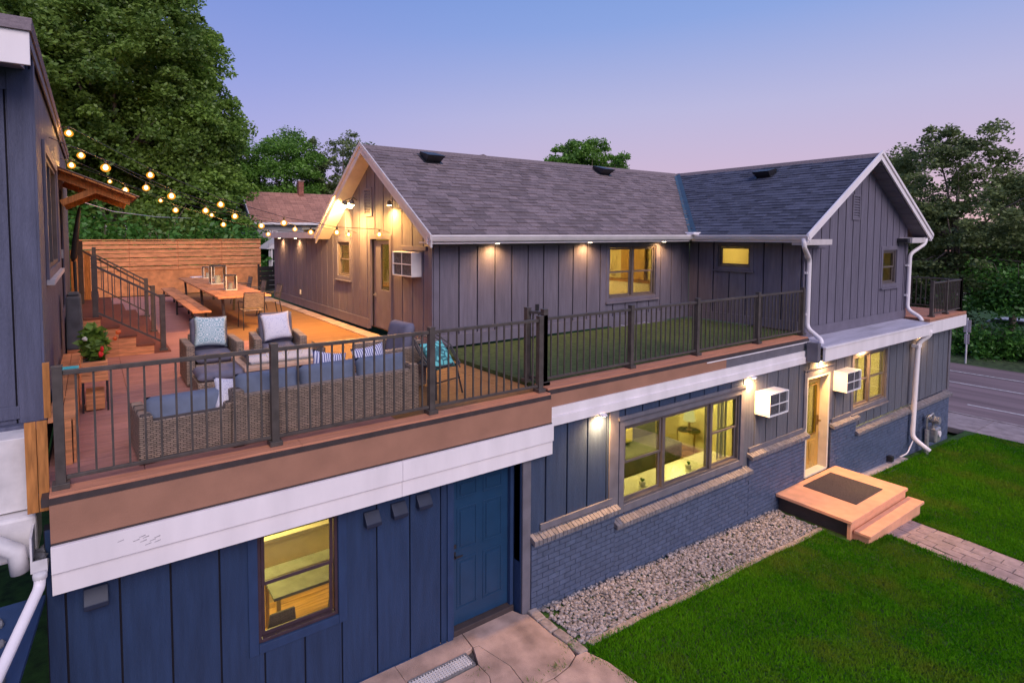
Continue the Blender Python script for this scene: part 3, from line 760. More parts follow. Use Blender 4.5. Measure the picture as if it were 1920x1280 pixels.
# sloping rowlock sill bricks
sb = []
for k in range(4):
    e = MB(); D_ = .115
    e.hexa([(0, -D_, -.055), (.066, -D_, -.055), (.066, .03, .0), (0, .03, .0), (0, -D_, .012), (.066, -D_, .012), (.066, .03, .075), (0, .03, .075)], k/3)
    me = e.mesh('sill_brick'); me.materials.append(M_cap); sb.append(me)
for a, b_, zt in secs:
    x = a-(.02 if a > 6 else 0)
    while x < b_+(.0):
        inst(rgB.choice(sb), 'sill_brick', plinth, (x, YB+.03, zt-.02+rgB.uniform(-.002, .002))); x += .076

# golden door with tall glass
FD2 = ('Y', 5.93)
dd = MB()
fbox(dd, FD2, 12.66, 12.80, 0, -.045, -2.95, -.88); fbox(dd, FD2, 13.43, 13.57, 0, -.045, -2.95, -.88); fbox(dd, FD2, 12.80, 13.43, 0, -.045, -1.05, -.88); fbox(dd, FD2, 12.80, 13.43, 0, -.045, -2.95, -2.22)
door2 = dd.build('door', M_wooddoor, house, bevel=.004); door2['label'] = 'golden oak front door with tall glass pane'
b = MB(); fbox(b, FD2, 12.80, 13.43, -.018, -.026, -2.22, -1.05); b.build('pane', M_glass, door2)
for a in (12.84, 13.13):
    b = MB(); fbox(b, FD2, a, a+.25, .001, .012, -2.85, -2.32); fbox(b, FD2, a+.05, a+.20, .012, .02, -2.78, -2.39); b.build('door_panel', M_wooddoor, door2, bevel=.006)
b = MB(); fbox(b, FD2, 12.80, 12.83, .001, .014, -2.20, -1.07); fbox(b, FD2, 13.40, 13.43, .001, .014, -2.20, -1.07); fbox(b, FD2, 12.83, 13.40, .001, .014, -1.10, -1.07); fbox(b, FD2, 12.83, 13.40, .001, .014, -2.20, -2.17); b.build('glazing_bead', M_brass, door2)
b = MB(); fbox(b, FD2, 13.46, 13.52, .001, .02, -2.02, -1.80); fbox(b, FD2, 13.48, 13.50, .02, .07, -1.93, -1.90); fbox(b, FD2, 13.40, 13.50, .06, .075, -1.93, -1.90); b.build('handle', M_brass, door2, bevel=.003)
b = MB(); fbox(b, FLR, 12.60, 12.655, .045, -.18, -2.98, -.80); fbox(b, FLR, 13.575, 13.63, .045, -.18, -2.98, -.80); fbox(b, FLR, 12.655, 13.575, .045, -.18, -.865, -.80); fbox(b, FLR, 12.655, 13.575, .05, -.18, -2.99, -2.952)
b.build('door_casing', M_cream, house, bevel=.004)
b = MB(); fbox(b, FLR, 12.48, 12.598, .032, .055, -1.9, -.70); fbox(b, FLR, 13.632, 13.74, .032, .055, -1.9, -.70); fbox(b, FLR, 12.598, 13.632, .032, .055, -.798, -.66); fbox(b, FLR, 12.44, 13.78, .05, .08, -.66, -.63)
b.build('door_trim', M_greytrim, house, bevel=.004)

# --- upper walls
FM = ('Y', 8.845)
uwin = (9.93, 11.58, .74, 1.93)
board_wall(FM, 5.25, 12.93, .16, 2.06, [uwin], [5.38]+steps(5.82, 12.8, .425), M_slate, M_slatetrim)
window(FM, *uwin, [(9.97, 10.72, 'd'), (10.79, 11.54, 'd')], M_frame2, M_slatetrim, trim=.09, mid=.5)
b = MB(); fbox(b, FM, 5.25, 12.93, .032, .055, .10, .32); fbox(b, FM, 5.252, 5.37, .032, .050, .33, 2.04); fbox(b, FM, 5.38, 12.92, .024, .04, 1.98, 2.05); b.each('trim_board', M_slatetrim, house, bevel=.004)
b = MB(); fbox(b, FM, 7.72, 7.80, .032, .062, .62, .76); b.build('hose_box', M_black, house, bevel=.005)
# gable wall facing -X
FG = ('X', 5.27)
gable_apex = 11.25
gz1 = lambda u: min(2.06+.0, 9) if (u < 8.65 or u > 13.85) else 4.02-abs(u-11.25)*.667
def gtop(u): return max(2.06, 4.0-abs(u-11.25)*.667) if u <= 14.2 else 2.10
gwin = (12.74, 13.50, 1.18, 2.02); gdoor = (10.56, 11.50, .14, 2.10)
board_wall(FG, 8.82, 19.4, .16, 2.1, [gwin, gdoor], steps(9.16, 19.3, .425), M_slate, M_slatetrim, gable=gtop, kinks=(14.1, 14.16))
window(FG, *gwin, [(12.78, 13.46, 'd')], M_frame2, M_slatetrim, trim=.09, mid=.5)
b = MB(); fbox(b, FG, 8.80, 10.46, .032, .060, .08, .32); fbox(b, FG, 11.60, 19.4, .032, .060, .08, .30); fbox(b, FG, 10.47, 10.555, .032, .055, .10, 2.2); fbox(b, FG, 11.505, 11.59, .032, .055, .10, 2.2); fbox(b, FG, 10.556, 11.504, .032, .055, 2.102, 2.2); fbox(b, FG, 8.80, 8.93, .026, .05, .33, 2.04)
fbox(b, FG, 9.0, 10.0, .024, .07, 1.90, 1.98)
b.each('trim_board', M_slatetrim, house, bevel=.004)
gd = MB(); fbox(gd, FG, 10.57, 10.62, -.03, -.07, .15, 2.08); fbox(gd, FG, 11.12, 11.49, -.03, -.07, .15, 2.08); fbox(gd, FG, 10.62, 11.12, -.03, -.07, .15, 1.00); fbox(gd, FG, 10.62, 11.12, -.03, -.07, 1.99, 2.08)
gdo = gd.build('door', M_slatetrim, house, bevel=.004); gdo['label'] = 'slate deck door with narrow lit glass'
b = MB(); fbox(b, FG, 10.62, 11.12, -.045, -.052, 1.00, 1.99); b.build('pane', M_glass, gdo)
b = MB(); fbox(b, FG, 11.36, 11.42, -.029, -.015, .82, .92); fbox(b, FG, 11.28, 11.40, .02, .032, .86, .88); fbox(b, FG, 11.38, 11.40, -.015, .02, .86, .88); b.build('handle', M_steel, gdo)
def louvre(face, u0, u1, z0, z1):
    f = MB(); t = .05
    fbox(f, face, u0, u0+t, .024, .055, z0, z1); fbox(f, face, u1-t, u1, .024, .055, z0, z1); fbox(f, face, u0+t, u1-t, .024, .055, z0, z0+t); fbox(f, face, u0+t, u1-t, .024, .055, z1-t, z1)
    v = f.build('gable_vent', M_slatetrim, house, bevel=.003)
    n = 8; h = (z1-z0-2*t)/n
    for i in range(n):
        s_ = MB(); za = z0+t+i*h
        c = [L3(face, u0+t, .026, za+h*.55), L3(face, u1-t, .026, za+h*.55), L3(face, u1-t, .05, za+.005), L3(face, u0+t, .05, za+.005)]
        c2 = [(p[0], p[1], p[2]+.012) for p in c]
        s_.hexa(c+c2); s_.build('slat', M_slatetrim, v)
louvre(FG, 11.41, 11.83, 2.60, 3.24)
b = MB(); fbox(b, FG, 16.50, 16.60, .032, .062, .42, .56); b.build('outlet_box', M_cream, house, bevel=.006)
# annex eave and flat roof
b = MB(); b.box(4.98, 12, 14.25, 19.6, 2.16, 2.26); b.build('annex_roof', M_shingle, house)
b = MB(); b.box(4.92, 4.975, 14.25, 19.6, 2.10, 2.27); b.build('fascia_board', M_rake, house, bevel=.004)
b = MB(); b.box(4.98, 5.26, 14.25, 19.55, 2.11, 2.155); b.build('soffit', M_rake, house)
# wing left wall facing -X and wing gable facing -Y
FWL = ('X', 12.94); swin = (7.22, 8.02, 1.43, 1.94)
board_wall(FWL, 6.10, 8.82, .16, 2.08, [swin], steps(6.5, 8.8, .41), M_slate, M_slatetrim)
window(FWL, *swin, [(7.255, 7.985, 's')], M_frame2, M_slatetrim, trim=.08)
b = MB(); fbox(b, FWL, 6.12, 8.78, .032, .055, .10, .30); b.each('trim_board', M_slatetrim, house, bevel=.004)
FW = ('Y', 6.10); wwin = (16.98, 17.84, .93, 1.80); gable_apex = 15.7
def wtop(u): return max(2.02, 4.0-abs(u-15.7)*.567)
board_wall(FW, 12.92, 18.52, -.07, 2.1, [wwin], steps(13.32, 18.4, .385), M_slate, M_slatetrim, gable=wtop, gap=.042)
window(FW, *wwin, [(17.02, 17.80, 'd')], M_frame2, M_slatetrim, trim=.10, mid=.5)
b = MB(); fbox(b, FW, 12.92, 18.52, .032, .055, -.05, .17); fbox(b, FW, 12.93, 13.05, .032, .05, .18, 2.0); fbox(b, FW, 13.06, 13.9, .032, .05, 1.9, 2.0); fbox(b, FW, 18.40, 18.52, .032, .05, .18, 2.0); b.each('trim_board', M_slatetrim, house, bevel=.004)
louvre(FW, 15.16, 15.56, 2.55, 3.15)
# eave returns
b = MB(); b.box(12.42, 13.55, 5.78, 6.07, 1.98, 2.10); b.box(17.95, 18.98, 5.78, 6.07, 1.98, 2.12); b.each('eave_return', M_rake, house, bevel=.006)
b = MB(); b.box(17.80, 17.94, 5.83, 6.07, 1.99, 2.10); b.build('security_light', M_black, house, bevel=.01)

# --- roofs
def plane_roof(poly, th=.05):
    p = [Vector(q) for q in poly]; n = (p[1]-p[0]).cross(p[2]-p[0]).normalized()
    if n.z < 0: n = -n
    return p, n
RZ = 2.20
faces_ = [[(4.93, 8.40, RZ), (12.4, 8.40, RZ), (15.7, 11.25, 4.1), (4.93, 11.25, 4.1)],
          [(4.93, 14.10, RZ), (24.0, 14.10, RZ), (24.0, 11.25, 4.1), (4.93, 11.25, 4.1)],
          [(12.4, 5.75, RZ), (12.4, 8.40, RZ), (15.7, 11.25, 4.1), (15.7, 5.75, 4.1)],
          [(19.0, 5.75, RZ), (19.0, 8.40, RZ), (15.7, 11.25, 4.1), (15.7, 5.75, 4.1)],
          [(19.0, 8.40, RZ), (24.0, 8.40, RZ), (24.0, 11.25, 4.1), (15.7, 11.25, 4.1)]]
rb = MB()
for f_ in faces_: rb.prism([(x, y, z-.06) for x, y, z in f_], (0, 0, .055))
roof = rb.build('roof', M_shingle, house)
# shingles
def shingle_face(org, du, dv, width_at, vlen, material, limit, expo=.137):
    """org eave point, du along eave, dv up the slope; width_at(v) -> (u0,u1)"""
    du = Vector(du).normalized(); dv = Vector(dv).normalized(); nn = du.cross(dv).normalized()
    if nn.z < 0: nn = -nn
    mats_ = Matrix((du, dv, nn)).transposed() if du.cross(dv).dot(nn) > 0 else None
    meshes = []
    sgn = 1 if du.cross(dv).dot(nn) > 0 else -1
    rot = Matrix((du, dv, nn)).transposed() if sgn > 0 else Matrix((-du, dv, nn)).transposed()
    W = .26
    def wedge(w, rn, t=.011):
        e = MB(); e.hexa([(0, 0, 0), (w, 0, 0), (w, expo+.03, -.002), (0, expo+.03, -.002), (0, 0, t), (w, 0, t), (w, expo+.03, .003), (0, expo+.03, .003)], rn); return e
    for k in range(8):
        me = wedge(W-.004, k/7, .013+.010*(k % 2)).mesh('shingle'); me.materials.append(material); meshes.append(me)
    st = MB(); n = 0; rows = int(vlen/expo); rr = random.Random(4)
    rq = rot.to_euler()
    for r_ in range(rows+1):
        v = r_*expo; u0, u1 = width_at(v); u = u0-rr.uniform(0, W)
        while u < u1:
            a = max(u, u0); b_ = min(u+W-.004, u1)
            if b_-a > .02 and v < vlen-.01:
                p = Vector(org)+du*(a if sgn > 0 else b_)+dv*v
                if n < limit and abs(b_-a-(W-.004)) < 1e-6:
                    o = inst(rr.choice(meshes), 'shingle', roof, p, rq); n += 1
                else:
                    w = wedge(b_-a, rr.random(), .013+.010*(rr.random() < .5))
                    q = [p+rot @ Vector(x) for x in w.v]
                    if v+expo+.03 > vlen: q = [x-dv*max(0, (x-Vector(org)).dot(dv)-vlen) for x in q]
                    st.add(q, w.f, w.r[0])
            u += W
    if st.v: st.build('shingle_courses', material, roof, kind='stuff')
SL1 = math.hypot(2.85, 1.9); SL2 = math.hypot(3.3, 1.9)
shingle_face((4.93, 8.40, RZ), (1, 0, 0), (0, 2.85, 1.9), lambda v: (0, 7.47+3.3*v/SL1), SL1, M_shingle, 200)
shingle_face((12.4, 5.75, RZ), (0, 1, 0), (3.3, 0, 1.9), lambda v: (0, 2.65+2.85*v/SL2), SL2, M_shingle2, 98)
# ridge caps, valley
b = MB()
b.hexa([(4.93, 11.10, 4.02), (15.6, 11.10, 4.02), (15.6, 11.40, 4.02), (4.93, 11.40, 4.02), (4.93, 11.21, 4.13), (15.6, 11.21, 4.13), (15.6, 11.29, 4.13), (4.93, 11.29, 4.13)])
b.hexa([(15.54, 5.75, 4.02), (15.86, 5.75, 4.02), (15.86, 11.2, 4.02), (15.54, 11.2, 4.02), (15.66, 5.75, 4.125), (15.74, 5.75, 4.125), (15.74, 11.2, 4.125), (15.66, 11.2, 4.125)])
b.build('ridge_cap', M_shingle, roof)
v0 = Vector((12.4, 8.4, 2.2)); v1 = Vector((15.7, 11.25, 4.1))
b = MB(); b.add([v0+Vector((-.12, 0, .022)), v0+Vector((0, 0, .012)), v1+Vector((0, 0, .03)), v1+Vector((-.12, 0, .022)), v0+Vector((0, -.13, .03)), v1+Vector((0, -.13, .04))], [(0, 1, 2, 3), (1, 4, 5, 2)]); b.build('valley_flashing', M_flash, roof)
# small rear gable hump
b = MB(); b.prism([(7.2, 11.6, 3.85), (9.6, 11.6, 3.85), (8.4, 11.6, 4.23)], (0, 3, 0)); b.build('rear_gable', M_shingle, roof)
# box vents on the roof
def rvent(p, du, dv):
    du = Vector(du).normalized(); dv = Vector(dv).normalized(); nn = du.cross(dv).normalized(); nn = nn if nn.z > 0 else -nn
    p = Vector(p)
    def q(u, v, w): return p+du*u+dv*v+nn*w
    b = MB(); b.hexa([q(-.24, -.22, .01), q(.24, -.22, .01), q(.24, .22, .01), q(-.24, .22, .01), q(-.24, -.22, .02), q(.24, -.22, .02), q(.24, .22, .02), q(-.24, .22, .02)])
    b.hexa([q(-.18, -.16, .02), q(.18, -.16, .02), q(.18, .20, .02), q(-.18, .20, .02), q(-.22, -.24, .23), q(.22, -.24, .23), q(.19, .20, .09), q(-.19, .20, .09)])
    b.build('roof_vent', M_black, roof, bevel=.01)
def main_pt(x, v): return (x, 8.4+2.85*v/SL1, 2.2+1.9*v/SL1)
rvent(main_pt(6.42, 3.02), (1, 0, 0), (0, 2.85, 1.9))
rvent(main_pt(12.0, 3.12), (1, 0, 0), (0, 2.85, 1.9))
rvent((12.4+3.3*.83, 8.1, 2.2+1.9*.83), (0, 1, 0), (3.3, 0, 1.9))
# rake boards and soffits
def rake(p, q, w, h, out, name='rake_board'):
    b = MB(); p = Vector(p); q = Vector(q); o = Vector(out)
    b.hexa([p+Vector((0, 0, -h)), p+o+Vector((0, 0, -h)), q+o+Vector((0, 0, -h)), q+Vector((0, 0, -h)), p, p+o, q+o, q])
    b.build(name, M_rake if abs(out[0]) > .001 else M_white, house)
rake((4.93, 8.30, 2.175), (4.93, 11.25, 4.14), .03, .20, (-.035, 0, 0)); rake((4.93, 14.20, 2.175), (4.93, 11.25, 4.14), .03, .20, (-.035, 0, 0))
rake((4.895, 8.26, 2.20), (4.895, 11.25, 4.185), .03, .09, (-.03, 0, 0)); rake((4.895, 14.24, 2.20), (4.895, 11.25, 4.185), .03, .09, (-.03, 0, 0))
rake((12.33, 5.75, 2.20), (15.7, 5.75, 4.14), .03, .17, (0, -.035, 0)); rake((19.07, 5.75, 2.20), (15.7, 5.75, 4.14), .03, .17, (0, -.035, 0))
rake((12.30, 5.715, 2.22), (15.7, 5.715, 4.18), .03, .07, (0, -.03, 0)); rake((19.10, 5.715, 2.22), (15.7, 5.715, 4.18), .03, .07, (0, -.03, 0))
b = MB()
for (y0, y1) in ((8.42, 11.25), (14.08, 11.25)):
    b.hexa([(4.935, y0, 2.08), (5.245, y0, 2.08), (5.245, y1, 3.96), (4.935, y1, 3.96), (4.935, y0, 2.10), (5.245, y0, 2.10), (5.245, y1, 3.98), (4.935, y1, 3.98)])
b.build('soffit', M_rake, house)
for sx in (-1, 1):
    for i in range(14):
        t0, t1 = i/14, (i+1)/14-.006
        xa = 15.7+sx*3.3*(1-t0); xb = 15.7+sx*3.3*(1-t1); za = 2.07+1.9*t0; zb = 2.07+1.9*t1
        MB().hexa([(xa, 5.77, za), (xb, 5.77, zb), (xb, 6.07, zb), (xa, 6.07, za), (xa, 5.77, za+.02), (xb, 5.77, zb+.02), (xb, 6.07, zb+.02), (xa, 6.07, za+.02)]).build('soffit_board', M_slatetrim, house)
b = MB(); b.box(4.95, 12.90, 8.42, 8.80, 2.05, 2.075); b.box(12.44, 12.91, 6.08, 8.40, 2.05, 2.075); b.build('soffit', M_whiteold, house)
# gutters (K profile)
def gutter(p, q, out, name='gutter'):
    p = Vector(p); q = Vector(q); o = Vector(out).normalized(); z = Vector((0, 0, 1))
    prof = [(0, 0), (0, -.11), (.06, -.11), (.085, -.07), (.10, -.035), (.11, -.03), (.11, 0), (.10, 0), (.10, -.025), (.075, -.06), (.055, -.10), (.01, -.10), (.01, 0)]
    b = MB(); b.prism([p+o*a+z*c for a, c in prof], q-p); b.build(name, M_white, house)
    b = MB(); b.prism([p-o*.022+z*.0, p-o*.002, p-o*.002+z*-.16, p-o*.022+z*-.16], q-p); b.build('fascia_board', M_white, house)
gutter((4.88, 8.39, 2.195), (12.30, 8.39, 2.195), (0, -1, 0)); gutter((12.385, 8.39, 2.195), (12.385, 5.70, 2.195), (-1, 0, 0)); gutter((19.02, 8.4, 2.195), (19.02, 5.70, 2.195), (1, 0, 0))
b = MB(); b.box(12.18, 12.50, 8.20, 8.46, 2.19, 2.26); b.build('gutter_guard', M_white, house, bevel=.02)

# porch roof strip and its fascia over the right half
b = MB(); b.hexa([(12.55, 5.46, -.14), (18.35, 5.46, -.14), (18.35, 6.07, -.09), (12.75, 6.07, -.09), (12.55, 5.46, -.098), (18.35, 5.46, -.098), (18.35, 6.07, -.055), (12.75, 6.07, -.055)]); b.build('porch_roof', M_tin, house)
MB().box(12.55, 18.38, 5.405, 5.455, -.40, -.135).build('fascia_board', M_white, house, bevel=.003)
MB().box(12.53, 18.40, 5.385, 5.45, -.133, -.10).build('drip_edge', M_white, house, bevel=.004)
b = MB(); b.box(12.70, 18.38, 5.50, 5.74, -.42, -.39); b.box(12.72, 18.36, 5.46, 5.495, -.38, -.215); b.build('porch_soffit', M_white, house, bevel=.004)

# --- wall-mounted air conditioners
def ac_unit(label, loc, rz, w=.69, dpt=.29, h=.44):
    t = thing('air_conditioner', label, 'air conditioner', loc, rz, 'air conditioners set through the walls')
    # local: back plane y=0, protrudes to -y, x from 0..w, z 0..h
    b = MB(); b.box(0, w, -dpt, 0, 0, .02); b.box(0, w, -dpt, 0, h-.02, h); b.box(0, .02, -dpt, 0, .02, h-.02); b.box(w-.02, w, -dpt, 0, .02, h-.02); b.box(.02, w-.02, -.05, -.03, .02, h-.02)
    b.build('case', M_ac, t, bevel=.006, local=True)
    b = MB(); n = 18
    for i in range(n): b.box(.03+i*(w-.06)/n, .03+(i+.55)*(w-.06)/n, -dpt+.03, -dpt+.035, .025, h-.025)
    b.build('fins', M_grille, t, local=True)
    MB().box(.022, w-.022, -dpt+.045, -dpt+.05, .022, h-.022).build('coil', M_black, t, local=True)
    b = MB(); b.box(.02, w-.02, -dpt, -dpt+.012, h/2-.01, h/2+.01); b.box(w*.5-.006, w*.5+.006, -dpt+.001, -dpt+.011, .02, h/2-.01); b.box(w*.5-.006, w*.5+.006, -dpt+.001, -dpt+.011, h/2+.01, h-.02); b.build('guard_bar', M_ac, t, local=True)
    return t
ac_unit('white wall air conditioner between the large window and the golden door', (10.62, 5.775, -1.24), 0)
ac_unit('white wall air conditioner just right of the golden door', (13.78, 5.775, -1.26), 0)
ac_unit('white air conditioner on the gable wall above the deck, right of the deck door', (5.24, 10.02, 1.40), -math.pi/2, w=.80, dpt=.22, h=.47)

# --- dryer hoods
for i, (x, z) in enumerate([(2.55, -1.16), (2.90, -1.15), (3.24, -1.13), (-.15, -1.12)]):
    t = thing('vent_hood', ['small navy vent hood, first right of the kitchen window', 'small navy vent hood, middle one of three', 'small navy vent hood nearest the blue door', 'small navy vent hood at the far left below the white fascia'][i], 'vent', (x, 5.87, z), 0, 'vent hoods on the navy wall')
    MB().prism([(0, 0, 0), (0, -.10, 0), (0, -.105, .045), (0, -.02, .16), (0, 0, .16)], (.19, 0, 0)).build('hood', M_hood, t, bevel=.006, local=True)
    MB().box(.02, .17, -.08, -.01, -.012, -.002).build('flap', M_black, t, local=True)

# --- downspouts
def pipe(mb, pts, w=.095, h=.07, n=6):
    # smooth the polyline then sweep
    P_ = [Vector(p) for p in pts]; out = [P_[0]]
    for i in range(1, len(P_)-1):
        a, b_, c = P_[i-1], P_[i], P_[i+1]; r_ = min(.12, (b_-a).length*.45, (c-b_).length*.45)
        s_ = b_+(a-b_).normalized()*r_; e = b_+(c-b_).normalized()*r_
        for k in range(n+1):
            t = k/n; out.append(s_*(1-t)**2+b_*2*t*(1-t)+e*t*t)
    out.append(P_[-1]); mb.tube(out, w/2, 10); return mb
ds = thing('downspout', 'white downspout in front of the slate corner between deck railing and gable wall', 'downspout', (13, 5.9, 0), 0, 'white downspouts')
pipe(MB(), [(12.33, 5.79, 2.12), (12.34, 5.78, 1.93), (13.02, 5.99, 1.68), (13.02, 5.99, .18), (12.92, 5.66, -.02), (12.90, 5.64, -.12)]).build('pipe', M_white, ds, smooth=True)
b = MB(); b.box(12.96, 13.08, 5.99, 6.06, 1.35, 1.40); b.box(12.96, 13.08, 5.99, 6.06, .45, .50); b.each('strap', M_white, ds)
MB().box(12.40, 12.52, 5.48, 5.70, -.42, -.02).build('leader_box', M_greytrim, ds, bevel=.008)
ds2 = thing('downspout', 'white downspout at the right edge of the slate gable wall', 'downspout', (18.4, 5.9, 0), 0, 'white downspouts')
pipe(MB(), [(18.92, 5.80, 2.12), (18.85, 5.80, 1.95), (18.47, 5.99, 1.68), (18.45, 5.99, .20), (18.42, 5.70, .02), (18.40, 5.64, -.08)]).build('pipe', M_white, ds2, smooth=True)
b = MB(); b.box(18.39, 18.51, 5.99, 6.06, 1.35, 1.40); b.box(18.39, 18.51, 5.99, 6.06, .55, .60); b.each('strap', M_white, ds2)
ds3 = thing('downspout', 'tall white downspout running down to the lawn beside the gas meter', 'downspout', (18.1, 5.6, -3.6), 0, 'white downspouts')
pipe(MB(), [(18.25, 5.42, -.27), (18.25, 5.44, -.42), (18.12, 5.62, -.62), (18.02, 5.63, -3.10), (18.06, 5.45, -3.26), (18.12, 5.28, -3.40)], w=.12).build('pipe', M_white, ds3, smooth=True)
pipe(MB(), [(18.0, 5.60, -3.2), (17.5, 5.55, -3.42), (17.2, 5.6, -3.46)], w=.03).build('drain_hose', M_white, ds3, smooth=True)
MB().box(17.98, 18.20, 5.56, 5.72, -.74, -.66).each('strap', M_white, ds3, bevel=.005)
# gas meter
gm = thing('gas_meter', 'grey gas meter with pipes on the brick corner by the lawn', 'gas meter', (19.0, 5.6, -3.7))
b = MB(); b.tube([(18.75, 5.55, -3.8), (18.75, 5.55, -2.72), (18.75, 5.5, -2.66), (19.0, 5.5, -2.62), (19.05, 5.5, -2.75)], .028, 8); b.tube([(19.35, 5.5, -2.95), (19.35, 5.52, -2.80), (19.35, 5.72, -2.78)], .022, 8); b.build('pipe', M_steel, gm, smooth=True)
b = MB(); b.box(18.98, 19.34, 5.40, 5.62, -3.42, -3.02); b.build('meter_body', M_steel, gm, bevel=.04)
b = MB(); b.tube([(19.16, 5.40, -3.18), (19.16, 5.37, -3.18)], .08, 16); b.build('dial', M_white, gm)
b = MB(); b.tube([(19.05, 5.36, -2.80), (19.05, 5.64, -2.80)], .10, 16); b.tube([(19.05, 5.5, -2.86), (19.05, 5.5, -3.02)], .03, 8); b.build('regulator', M_steel, gm, smooth=False)
b = MB(); b.tube([(18.62, 5.50, -3.75), (18.62, 5.50, -3.0)], .05, 8); b.build('conduit', M_steel, gm)
t = thing('hose_bib', 'small black utility box low on the right brick wall', 'utility box', (16.75, 5.70, -3.45))
MB().box(16.7, 16.83, 5.60, 5.72, -3.50, -3.36).build('box', M_black, t, bevel=.01)

# --- landing, steps, doormat
STEPX = 13.92
ld = thing('entry_landing', 'peach painted landing and step before the golden front door', 'steps', (12.6, 5.0, -3.3))
MB().box(11.38, 13.90, 4.37, 5.715, -3.03, -2.97).build('landing', M_landing, ld, bevel=.008)
MB().box(11.50, 13.80, 4.46, 5.71, -3.60, -3.032).build('riser', M_darkstrip, ld)  # dark colour stands for the shaded recess under the landing slab
b = MB(); b.box(11.46, STEPX, 4.10, 4.372, -3.20, -3.145); b.build('step', M_landing, ld, bevel=.008)
MB().box(11.51, STEPX-.05, 4.15, 4.41, -3.55, -3.202).build('step_riser', M_landing, ld)
MB().box(11.41, 13.87, 4.40, 4.455, -3.40, -3.031).build('front_riser', M_landing, ld)
tag(MB().box(12.18, 13.38, 4.62, 5.58, -2.968, -2.955).build('doormat', M_mat, bevel=.004), 'dark brown rubber doormat on the peach landing', 'doormat')

# ================================================================== roof deck
deck = thing('roof_deck', 'brown composite roof deck with white fascia below it', 'deck', (0, 5.7, -.5))
dk = [MB(), MB()]
y = 5.90; row = 0
def board(x0, x1, y0, y1, zt, m_=M_deck, name='deck_board'):
    MB().box(x0, x1, y0, y1, zt-.025, zt).build(name, m_, deck)
while y < 22.8:
    js = [-.40, .365, 3.0, 4.93]
    if y > 12: js = [-.40, 1.2, 2.42, 4.93]
    for a, b_ in zip(js, js[1:]):
        board(a+.003, b_-.003, y+.003, y+.137, 0, M_tan if a > 2.3 else M_deck)
    y += .14; row += 1
MB().box(-.42, 5.24, 5.75, 22.9, -.10, -.03).build('substrate', M_darkstrip, deck)
MB().box(4.935, 5.23, 8.9, 22.8, -.02, .012).build('gravel_stop', M_conc, deck)
x = 4.94   # boards in front of the house corner up to the turf
y = 5.90
while y < 8.75:
    board(4.935, 5.28, y+.003, y+.137, 0, M_tan); y += .14
for a, b_ in ((-.36, 1.80), (1.804, 3.95), (3.954, 5.30)): board(a, b_, 5.72, 5.893, .004, M_border, 'border_board')
MB().box(-.36, 5.30, 5.705, 5.74, -.075, -.022).build('drip_strip', M_darkstrip, deck)  # dark drip edge; shade under the border boards is in its colour too
MB().box(-.36, 5.30, 5.69, 5.74, -.40, -.077).build('fascia_panel', M_fascia, deck)
MB().box(-.36, 5.30, 5.68, 5.70, -.415, -.402).build('drip_strip', M_darkstrip, deck)
MB().box(-.36, 2.95, 5.645, 5.74, -.645, -.417).build('white_fascia', M_white, deck, bevel=.002)
MB().box(2.954, 5.30, 5.645, 5.74, -.645, -.417).build('white_fascia', M_white, deck, bevel=.002)
MB().box(-.36, 2.95, 5.668, 5.74, -.84, -.646).build('white_fascia', M_white, deck, bevel=.002)
MB().box(2.954, 5.30, 5.668, 5.74, -.84, -.646).build('white_fascia', M_white, deck, bevel=.002)
MB().box(-.36, 5.30, 5.75, 5.87, -.835, -.80).build('soffit', M_white, deck)
b = MB(); rq = random.Random(2)
for i in range(9):
    x = .10+rq.uniform(0, .32); z = -.50-rq.uniform(0, .10); b.hexa([(x, 5.6435, z), (x+.05, 5.6435, z+.008), (x+.05, 5.645, z+.008), (x, 5.645, z), (x, 5.6435, z+.006), (x+.05, 5.6435, z+.016), (x+.05, 5.645, z+.016), (x, 5.645, z+.006)])
b.build('scuff_mark', mat('grey_scuff', (.42, .38, .40), .7, .3, 40), deck, kind='stuff')
# right section
for a, b_ in ((5.31, 7.6), (7.604, 10.1), (10.104, 12.62)): board(a, b_, 5.78, 5.925, .052, M_border, 'border_board'); board(a, b_, 5.93, 6.07, .052, M_border, 'border_board')
MB().box(5.305, 12.64, 5.80, 8.80, -.08, .02).build('substrate', M_darkstrip, deck)
MB().box(5.31, 12.64, 5.765, 5.80, -.03, .025).build('drip_strip', M_darkstrip, deck)
MB().box(5.31, 9.6, 5.752, 5.80, -.21, -.032).build('fascia_panel', M_fascia, deck)
MB().box(9.604, 12.64, 5.752, 5.80, -.21, -.032).build('fascia_panel', M_greytrim, deck)
MB().box(5.31, 12.64, 5.73, 5.80, -.34, -.215).build('white_fascia', M_white, deck, bevel=.002)
MB().box(5.31, 12.64, 5.71, 5.80, -.47, -.342).build('white_fascia', M_white, deck, bevel=.002)
MB().box(9.0, 12.64, 5.74, 5.751, -.052, -.034).build('flashing_strip', M_white, deck)
# turf
tb = MB().box(5.29, 12.9, 6.09, 8.78, .0, .062).build('artificial_turf', M_turf); tag(tb, 'dark green artificial turf filling the right part of the roof deck', 'turf')
# balcony on the far right
bal = thing('balcony', 'small right-hand balcony deck with reddish boards and white fascia', 'balcony', (20, 6, -.3))
for i in range(9):
    yy = 5.50+i*.145
    MB().box(18.46, 21.25, yy, yy+.139, -.04, -.012).build('deck_board', M_border, bal)
MB().box(18.46, 21.25, 5.50, 7.0, -.10, -.045).build('drip_strip', M_fascia, bal)
MB().box(18.40, 21.25, 5.49, 5.56, -.42, -.102).build('white_fascia', M_white, bal, bevel=.003)
MB().box(18.40, 21.2, 5.57, 7.0, -.45, -.40).build('soffit', M_white, bal)

